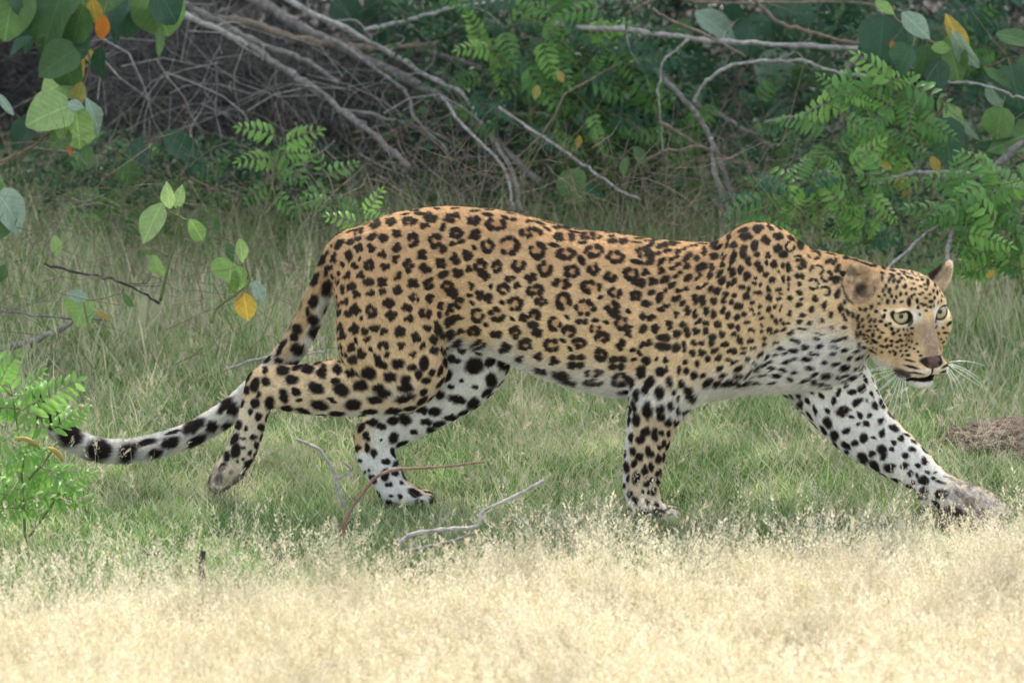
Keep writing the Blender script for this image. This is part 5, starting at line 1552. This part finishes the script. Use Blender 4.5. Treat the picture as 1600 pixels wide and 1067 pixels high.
# foreground left
fr = []
Rr = random.Random(3)
for k in range(34):
    x = Rr.uniform(-30, 85); y = Rr.uniform(600, 800)
    fr.append((x, y, Rr.uniform(45, 75), Rr.choice([200, 180, 160, 340, 0, 20, 320, 220]) + Rr.uniform(-25, 25), Rr.choice([5, 6, 7])))
fr += [(35, 640, 95, 325, 7), (60, 640, 70, 0, 5), (20, 620, 80, 250, 6), (0, 600, 60, 290, 6), (40, 610, 50, 300, 5)]
pinnate_plant('feathery_bush', 'bright feathery green bush in front of the tail tip', [[(40,850),(35,760),(30,690),(20,620)],[(35,760),(70,720),(90,690)],[(38,800),(0,740),(-20,680)],[(35,730),(60,660),(80,640)],[(45,840),(80,790),(100,760)]],
    fr, -0.28, 34, m_pinb)
for i_, (lb, px) in enumerate((('curved yellow seed pod hanging left of the tail tip', [(22,684),(40,686),(56,694),(62,702)]), ('bent yellow seed pod under the tail tip', [(72,700),(84,703),(93,712),(98,720)]))):
    P_ = catmull(np.array([W(x, y, -0.40) for x, y in px]), 4)
    m_pod = m_leafY
    V_, F_ = tube(P_ - P_[0], np.sin(np.linspace(.35, math.pi - .35, len(P_))) * 0.0058, 8)
    tag(link('seed_pod', mesh_np('seed_pod', V_, F_, m_pod), loc=P_[0]), lb, 'seed pod', 'yellow seed pods by the tail tip')


def fill(n_, xr, yr, Lr, mats, rr, dirs=(200, 180, 160, 340, 0, 20, 300, 240, 60, 120), pairs=(6, 7, 8)):
    q_ = random.Random(rr)
    return [(q_.uniform(*xr), q_.uniform(*yr), q_.uniform(*Lr), q_.choice(dirs) + q_.uniform(-20, 20), q_.choice(pairs), q_.choice(mats)) for _ in range(n_)]


pinnate_plant('feathery_shrub', 'fresh green feathery shrub above the leopard\'s head', [[(1380,340),(1370,270),(1365,210),(1360,160),(1380,120)],[(1370,230),(1320,180),(1290,160)],[(1375,250),(1420,210)]],
    fill(24, (1290, 1430), (125, 250), (55, 85), (m_pinb, m_pin), 5) + [(1400,250,60,60,7,m_leafY)], 1.75, 35, m_pin)
pinnate_plant('feathery_shrub', 'low green feathery shrub behind the leopard\'s shoulder and neck', [[(1290,420),(1280,360),(1275,300),(1270,270)],[(1280,360),(1230,310),(1200,290)],[(1285,370),(1340,320),(1370,290)],[(1290,400),(1400,360)]],
    fill(44, (1170, 1400), (262, 400), (42, 72), (m_pin, m_pin, m_pinb, m_pind), 6), 1.55, 36, m_pin)
pinnate_plant('feathery_shrub', 'broad sprays of feathery green leaves at the right edge behind the head', [[(1600,460),(1590,380),(1580,320),(1560,290)],[(1590,360),(1530,330),(1500,310)],[(1600,420),(1540,400),(1510,390)]],
    fill(40, (1480, 1620), (270, 430), (55, 85), (m_pinb, m_pin, m_pin), 7), 1.35, 37, m_pin)
pinnate_plant('feathery_shrub', 'feathery green shrub at the top behind the middle of the back', [[(820,300),(830,200),(820,120),(800,40),(790,0)],[(825,180),(880,120),(910,90)],[(820,120),(770,80),(750,60)]],
    fill(60, (730, 960), (-10, 210), (50, 80), (m_pin, m_pin, m_pinb, m_pind), 8), 2.55, 38, m_pin)
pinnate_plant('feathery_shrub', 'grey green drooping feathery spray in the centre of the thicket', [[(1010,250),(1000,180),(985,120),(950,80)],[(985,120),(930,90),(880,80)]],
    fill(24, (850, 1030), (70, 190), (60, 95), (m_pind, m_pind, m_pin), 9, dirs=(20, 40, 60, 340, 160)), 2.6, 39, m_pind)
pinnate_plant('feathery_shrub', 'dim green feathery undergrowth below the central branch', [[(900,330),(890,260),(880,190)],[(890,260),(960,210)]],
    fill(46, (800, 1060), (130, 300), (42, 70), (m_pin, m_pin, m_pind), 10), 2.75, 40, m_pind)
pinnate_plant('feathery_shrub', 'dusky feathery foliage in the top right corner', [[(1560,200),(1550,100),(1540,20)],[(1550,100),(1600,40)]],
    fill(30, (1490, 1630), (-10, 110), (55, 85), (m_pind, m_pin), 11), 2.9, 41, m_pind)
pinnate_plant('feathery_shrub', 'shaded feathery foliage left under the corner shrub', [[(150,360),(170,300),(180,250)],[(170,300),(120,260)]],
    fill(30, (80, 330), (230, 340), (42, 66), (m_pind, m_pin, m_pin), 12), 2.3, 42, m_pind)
# stray yellow leaves
for i_, (x, y, L_, a, Yd, lb) in enumerate([(838,145,24,100,2.2,'small yellow leaf hanging in the middle of the thicket, upper one'), (876,120,22,60,2.2,'small yellow leaf near the feathery leaves under the silvery branch'), (904,222,20,100,2.2,'small yellow leaf low in the central undergrowth'),
                              (1385,260,22,20,1.6,'bright yellow leaf above the curved level branch'), (1372,246,16,80,1.6,'tiny yellow leaf beside the bright yellow one'), (1462,258,30,60,1.6,'long yellow leaf hanging by the stout grey branch'),
                              (1548,428,18,320,1.1,'yellow leaf caught in the grass right of the far ear'), (1573,58,12,0,2.4,'tiny orange leaf in the dark top right corner')]):
    sc = L_ / 700 * (10.26 + Yd) / 10.26
    P = W(x, y, Yd); a = math.radians(a)
    o = bpy.data.objects.new('yellow_leaf', get_leaf(m_leafY, 'oval')); COL.objects.link(o)
    d = Vector((math.cos(a), -.1, -math.sin(a))).normalized(); f = Vector((.1, -1, .5)); f = (f - d * f.dot(d)).normalized()
    M = Matrix((d.cross(f), d, f)).transposed().to_4x4(); M.translation = Vector(P - np.array(d) * sc * .5)
    o.matrix_world = M @ Matrix.Scale(sc, 4)
    tag(o, lb, 'leaf', 'stray yellow leaves')

# mass of foliage behind, too dim and small to tell apart
def mass(name, n_, xr, yr, Yr, size, mat, seed, asp=.55):
    R = np.random.default_rng(seed)
    x = R.uniform(*xr, n_); y = R.uniform(*yr, n_); Yd = R.uniform(*Yr, n_)
    C = np.array([W(a, b, c) for a, b, c in zip(x, y, Yd)])
    C = C + 0.10 * np.stack([vnoise(C, 2.5, 4), vnoise(C, 2.5, 5), vnoise(C, 2.5, 6)], 1)
    keep = (vnoise(C, 2.8, seed) + 0.5 * vnoise(C, 6, seed + 1) > -0.25) & (C[:, 2] > 0.0)
    return tag(link(name, quads_cloud(name, C[keep], size, mat, seed, .7, asp)), kind='stuff')


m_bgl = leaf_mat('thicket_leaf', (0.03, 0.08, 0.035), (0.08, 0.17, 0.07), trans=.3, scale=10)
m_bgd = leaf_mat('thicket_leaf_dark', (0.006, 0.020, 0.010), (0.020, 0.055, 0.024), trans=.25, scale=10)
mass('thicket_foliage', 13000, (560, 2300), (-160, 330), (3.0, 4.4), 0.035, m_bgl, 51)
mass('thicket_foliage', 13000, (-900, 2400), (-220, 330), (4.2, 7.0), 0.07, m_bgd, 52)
mass('thicket_foliage', 11000, (600, 1400), (-20, 340), (2.5, 3.3), 0.026, m_bgl, 55)
pinnate_plant('feathery_shrub', 'soft green feathery sprays behind the dark steep branch in the gap', [[(1120,340),(1125,260),(1120,200),(1110,140)],[(1125,260),(1180,210),(1200,190)]],
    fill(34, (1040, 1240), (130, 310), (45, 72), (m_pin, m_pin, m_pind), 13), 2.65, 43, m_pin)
mass('thicket_foliage', 3500, (1150, 1680), (200, 400), (1.9, 2.8), 0.024, m_bgl, 53)
mass('thicket_foliage', 6500, (-700, 560), (230, 360), (2.2, 3.2), 0.026, m_bgl, 54)
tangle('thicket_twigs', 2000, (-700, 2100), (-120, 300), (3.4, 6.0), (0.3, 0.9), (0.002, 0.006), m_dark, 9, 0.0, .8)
# ================================================================== GRASS
def grass_mat(name, cols, trans=0.45, rough=0.6):
    """cols: list of (position, colour); the tint attribute of each blade plus a random step per tuft picks one; tips bleach"""
    m, nt, b = new_mat(name)
    N = nt.nodes
    at = N.new('ShaderNodeAttribute'); at.attribute_name = 'tint'
    oi = N.new('ShaderNodeObjectInfo')
    mu = N.new('ShaderNodeMath'); mu.operation = 'MULTIPLY_ADD'; mu.inputs[1].default_value = 0.35
    nt.links.new(oi.outputs['Random'], mu.inputs[0]); nt.links.new(at.outputs['Fac'], mu.inputs[2])
    geo = N.new('ShaderNodeNewGeometry')
    no = N.new('ShaderNodeTexNoise'); no.inputs['Scale'].default_value = 1.6; no.inputs['Detail'].default_value = 2
    nt.links.new(geo.outputs['Position'], no.inputs['Vector'])
    m2 = N.new('ShaderNodeMath'); m2.operation = 'MULTIPLY_ADD'; m2.inputs[1].default_value = 0.9; 
    nt.links.new(no.outputs['Fac'], m2.inputs[0]); nt.links.new(mu.outputs[0], m2.inputs[2])
    sb = N.new('ShaderNodeMath'); sb.operation = 'SUBTRACT'; sb.inputs[1].default_value = 0.62
    nt.links.new(m2.outputs[0], sb.inputs[0])
    r = N.new('ShaderNodeValToRGB')
    while len(r.color_ramp.elements) < len(cols): r.color_ramp.elements.new(0.5)
    for e, (p, c) in zip(r.color_ramp.elements, cols): e.position = p; e.color = (*c, 1)
    nt.links.new(sb.outputs[0], r.inputs[0])
    nt.links.new(r.outputs[0], b.inputs['Base Color'])
    b.inputs['Roughness'].default_value = rough; b.inputs['Specular IOR Level'].default_value = 0.25
    tr = N.new('ShaderNodeBsdfTranslucent'); nt.links.new(r.outputs[0], tr.inputs['Color'])
    ms = N.new('ShaderNodeMixShader'); ms.inputs[0].default_value = trans
    nt.links.new(b.outputs[0], ms.inputs[1]); nt.links.new(tr.outputs[0], ms.inputs[2])
    nt.links.new(ms.outputs[0], N['Material Output'].inputs['Surface'])
    return m


def tuft(name, n_, rad_, hr, wd, mat, seed, lean=.35, heads=0, headlen=.05, curl=.5, tr_=(0, 1), grain=0.0017):
    """a tuft of n_ blades; heads: how many of them are stalks that end in a loose seed head"""
    R = np.random.default_rng(seed)
    V_, F_, T_ = [], [], []

    def strip(P, w, side, ti):
        b_ = len(V_)
        for i, p in enumerate(P):
            ww = w * (1 - (i / (len(P) - 1)) ** 1.6) + w * .06
            V_.append(p - side * ww / 2); V_.append(p + side * ww / 2); T_.extend([ti, ti])
        for i in range(len(P) - 1):
            F_.append((b_ + 2 * i, b_ + 2 * i + 1, b_ + 2 * i + 3, b_ + 2 * i + 2))
    for k in range(n_):
        a = R.uniform(0, 6.283); r_ = rad_ * math.sqrt(R.random())
        p0 = np.array([math.cos(a) * r_, math.sin(a) * r_, -.004])
        h = R.uniform(*hr); th = R.uniform(0, 6.283); ln_ = abs(R.normal()) * lean
        d = np.array([math.cos(th) * ln_, math.sin(th) * ln_, 1]); d /= np.linalg.norm(d)
        bend = np.array([math.cos(th), math.sin(th), -.35]) * h * curl * R.uniform(.2, 1)
        P = [p0 + d * h * t + bend * t * t for t in (0, .35, .7, 1)]
        sa = R.uniform(0, 6.283); side = np.array([math.cos(sa), math.sin(sa), 0])
        ti = R.uniform(*tr_)
        isk = k < heads
        strip(P, wd * (.5 if isk else R.uniform(.6, 1.3)), side, ti)
        if isk:
            tip = P[-1]; up_ = (P[-1] - P[-2]); up_ /= np.linalg.norm(up_)
            m = R.integers(26, 44)
            for j in range(m):
                t = j / m
                c0 = tip + up_ * headlen * (t - .25)
                w_ = headlen * .30 * (1 - t) + .002
                aa = R.uniform(0, 6.283)
                o_ = np.array([math.cos(aa), math.sin(aa), R.uniform(.1, .9)]) * w_ * R.uniform(.3, 1)
                g = c0 + o_
                s_ = R.normal(size=3); s_ /= np.linalg.norm(s_)
                gl = grain * R.uniform(.8, 1.5)
                dd = o_ / (np.linalg.norm(o_) + 1e-9) * gl * 1.3 + up_ * gl
                strip([g - dd, g, g + dd * .8], gl * 1.0, s_, min(1, ti + R.uniform(0, .2)))
    V_ = np.array(V_)
    me_ = mesh_np(name, V_, np.array(F_), mat, smooth=False)
    at = me_.attributes.new('tint', 'FLOAT', 'POINT'); at.data.foreach_set('value', np.array(T_, np.float32))
    return bpy.data.objects.new(name, me_)          # source only, drawn through the scatter below


def scatter(name, tufts, P, S, seed, tiltv=.12):
    """one object: real tufts instanced on the points P with scales S"""
    R = np.random.default_rng(seed)
    src = bpy.data.collections.new(name + '_tufts')
    for t in tufts: src.objects.link(t)
    me_ = bpy.data.meshes.new(name)
    me_.vertices.add(len(P)); me_.vertices.foreach_set('co', P.astype(np.float32).ravel())
    a = me_.attributes.new('scl', 'FLOAT', 'POINT'); a.data.foreach_set('value', S.astype(np.float32))
    a = me_.attributes.new('rot', 'FLOAT_VECTOR', 'POINT')
    rot = np.stack([R.normal(size=len(P)) * tiltv, R.normal(size=len(P)) * tiltv, R.uniform(0, 6.283, len(P))], 1)
    a.data.foreach_set('vector', rot.astype(np.float32).ravel())
    a = me_.attributes.new('pick', 'INT', 'POINT'); a.data.foreach_set('value', R.integers(0, len(tufts), len(P)).astype(np.int32))
    me_.update()
    o = link(name, me_)
    ng = bpy.data.node_groups.new(name, 'GeometryNodeTree')
    ng.interface.new_socket('Geometry', in_out='INPUT', socket_type='NodeSocketGeometry')
    ng.interface.new_socket('Geometry', in_out='OUTPUT', socket_type='NodeSocketGeometry')
    n = ng.nodes
    gi, go = n.new('NodeGroupInput'), n.new('NodeGroupOutput')
    m2p = n.new('GeometryNodeMeshToPoints')
    iop = n.new('GeometryNodeInstanceOnPoints')
    ci = n.new('GeometryNodeCollectionInfo'); ci.inputs['Collection'].default_value = src
    ci.inputs['Separate Children'].default_value = True; ci.inputs['Reset Children'].default_value = True
    iop.inputs['Pick Instance'].default_value = True

    def att(nm, ty):
        q = n.new('GeometryNodeInputNamedAttribute'); q.data_type = ty; q.inputs['Name'].default_value = nm; return q
    ng.links.new(gi.outputs[0], m2p.inputs['Mesh']); ng.links.new(m2p.outputs[0], iop.inputs['Points'])
    ng.links.new(ci.outputs[0], iop.inputs['Instance'])
    ng.links.new(att('pick', 'INT').outputs[0], iop.inputs['Instance Index'])
    ng.links.new(att('scl', 'FLOAT').outputs[0], iop.inputs['Scale'])
    e2r = n.new('FunctionNodeEulerToRotation'); ng.links.new(att('rot', 'FLOAT_VECTOR').outputs[0], e2r.inputs[0])
    ng.links.new(e2r.outputs[0], iop.inputs['Rotation'])
    ng.links.new(iop.outputs[0], go.inputs[0])
    md = o.modifiers.new('tufts', 'NODES'); md.node_group = ng
    tag(o, kind='stuff')
    return o


GREEN = [(0.0, (0.09, 0.20, 0.045)), (0.25, (0.22, 0.38, 0.11)), (0.45, (0.41, 0.52, 0.24)), (0.66, (0.54, 0.58, 0.35)), (0.8, (0.65, 0.61, 0.43)), (1.0, (0.68, 0.63, 0.49))]
DRY = [(0.0, (0.30, 0.36, 0.18)), (0.3, (0.48, 0.48, 0.31)), (0.6, (0.60, 0.55, 0.41)), (1.0, (0.66, 0.58, 0.44))]
STRAW = [(0.0, (0.57, 0.52, 0.345)), (0.35, (0.71, 0.65, 0.475)), (1.0, (0.81, 0.75, 0.595))]
g_green = grass_mat('grass_green', GREEN)
g_dry = grass_mat('grass_dry', DRY)
g_straw = grass_mat('grass_straw', STRAW, trans=0.45)


FEET = [W(x_, y_, Y_)[:2] for x_, y_, Y_ in ((1018, 815, -.13), (1045, 815, -.14), (630, 785, .09), (665, 785, .08), (1530, 810, -.13), (1495, 810, -.12))]


def pressed(P, r_in=.06, r_out=.13, low=.45):
    """grass trodden down round each foot, and a little in front of it"""
    d = np.min([np.hypot(P[:, 0] - f[0], (P[:, 1] - f[1] + .06) * .6) for f in FEET], 0)
    return low + (1 - low) * sstep(r_in, r_out, d)


def pts_in(n_, xr, yr, seed, dens=None):
    R = np.random.default_rng(seed)
    x = R.uniform(*xr, n_); y = R.uniform(*yr, n_)
    P = np.stack([x, y, terr(x, y)], 1)
    if dens is not None:
        k = R.random(n_) < dens(P)
        P = P[k]
    return P, R


# short green turf with dry blades in it, all round and behind the leopard
tg = [tuft('turf_tuft', 52, .055, (.025, .085), .0031, g_green, 200 + k, .6, curl=.6, tr_=(0, .85)) for k in range(6)]
P, R = pts_in(16000, (-2.2, 2.2), (-1.5, 3.4), 1, lambda P: np.interp(P[:, 1], [.5, 1.8], [1, .6]))
keepm = np.hypot((P[:, 0] - G(1580, 712)[0]) / .2, (P[:, 1] - G(1580, 712)[1]) / .17) > 1
P = P[keepm]
S = R.uniform(.65, 1.25, len(P)) * (1 + .3 * vnoise(P, 2.2, 8)) * np.interp(P[:, 1], [-1, -.3, .6, 2.5], [.7, .7, .9, 1.5]) * pressed(P)
scatter('grass', tg, P, S, 2)
# taller thin grass with dry stems, growing higher towards the thicket
tt = [tuft('tall_tuft', 16, .05, (.10, .27), .0042, g_dry if k % 3 == 0 else g_green, 220 + k, .28, curl=.35, tr_=(.05, 1)) for k in range(6)]
P, R = pts_in(5200, (-2.4, 2.6), (.35, 4.2), 3, lambda P: np.interp(P[:, 1], [.35, .8, 1.4, 3.2, 4.2], [.12, .4, .75, .9, .5]) * np.clip(.85 + .5 * vnoise(P, 1.7, 9), .15, 1))
scatter('tall_grass', tt, P, R.uniform(.5, 1.1, len(P)) * np.interp(P[:, 1], [.35, 1.2, 2.2], [.55, .95, 1.1]) * np.interp(P[:, 0], [-1.2, 0, 1.2], [1.05, .9, .9]), 4)
# high thin green grass growing up into the brush
tk = [tuft('high_tuft', 12, .05, (.16, .36), .0038, g_green, 230 + k, .22, curl=.3, tr_=(.05, .9)) for k in range(5)]
P, R = pts_in(4000, (-2.6, 2.7), (1.3, 3.6), 33, lambda P: np.clip(.55 + .6 * vnoise(P, 1.9, 21), .1, 1))
scatter('high_grass', tk, P, R.uniform(.5, 1.1, len(P)) * np.interp(P[:, 1], [1.3, 2.4], [.6, 1.05]), 34)
# thin sparse stalks round the leopard
ts = [tuft('stalk_tuft', 12, .07, (.08, .20), .0016, g_dry, 240 + k, .5, heads=3, headlen=.035, curl=.5, tr_=(.3, 1)) for k in range(5)]
P, R = pts_in(1500, (-1.8, 1.8), (-.9, 2.0), 5)
P = P[~((P[:, 1] < -.05) & (P[:, 1] > -.6) & (R.random(len(P)) < .5))]
P = P[pressed(P, .07, .15) > .6]
scatter('grass_stalks', ts, P, np.random.default_rng(1).uniform(.5, 1.0, len(P)), 6)
# sunlit straw with seed heads in front
tf = [tuft('straw_tuft', 36, .065, (.05, .115), .0016, g_straw, 260 + k, .35, heads=24, headlen=.055, curl=.35, grain=.0017) for k in range(7)]
edge = lambda x: np.interp(x, [-1.4, -.9, -.3, .2, .6, 1.0, 1.4], [-.68, -.66, -.52, -.40, -.30, -.26, -.22])
P, R = pts_in(13000, (-2.0, 2.0), (-3.4, -.1), 7, lambda P: np.clip((edge(P[:, 0]) + .14 * vnoise(P, 3.2, 10) - P[:, 1]) / .62, 0, 1) ** 2.4)
P = P[pressed(P, .05, .12) > .6]
scatter('straw_grass', tf, P, R.uniform(.6, 1.1, len(P)) * np.interp(edge(P[:, 0]) - P[:, 1], [0, .5, 1.2], [.75, .9, 1.05]), 8)
th = [tuft('seed_stalk_tuft', 7, .05, (.09, .17), .0016, g_straw, 280 + k, .22, heads=5, headlen=.08, curl=.3, grain=.0018) for k in range(5)]
P, R = pts_in(2600, (-1.7, 1.7), (-2.4, -.12), 12, lambda P: (P[:, 1] < edge(P[:, 0]) + .06) * np.interp(P[:, 1] - edge(P[:, 0]), [-.5, 0], [.9, .22]))
P = P[(pressed(P, .06, .14) > .6)]
scatter('seed_stalks', th, P, R.uniform(.55, 1.1, len(P)), 13)

# mound of crumbly brown earth at the right
m_mound = bark_mat('earth_mound', (0.07, 0.05, 0.035), (0.30, 0.22, 0.15), 60)
bm = bmesh.new()
bmesh.ops.create_icosphere(bm, subdivisions=6, radius=1.0)
co = np.array([v.co[:] for v in bm.verts])
nrm_ = co.copy()
hgt = 0.10 * vnoise(co, 3, 1) + 0.07 * vnoise(co, 8, 2) + 0.055 * np.abs(vnoise(co, 18, 3)) + .03 * vnoise(co, 34, 4)
co = co * (1 + hgt[:, None]) * np.array([.17, .14, .085])
for v, c in zip(bm.verts, co): v.co = c
mm = bpy.data.meshes.new('earth_mound'); bm.to_mesh(mm); bm.free(); mm.materials.append(m_mound)
gc = G(1580, 712)
tag(link('earth_mound', mm, loc=(gc[0], gc[1], 0.0)), 'crumbly brown mound of earth beside the stretched forepaw', 'mound')
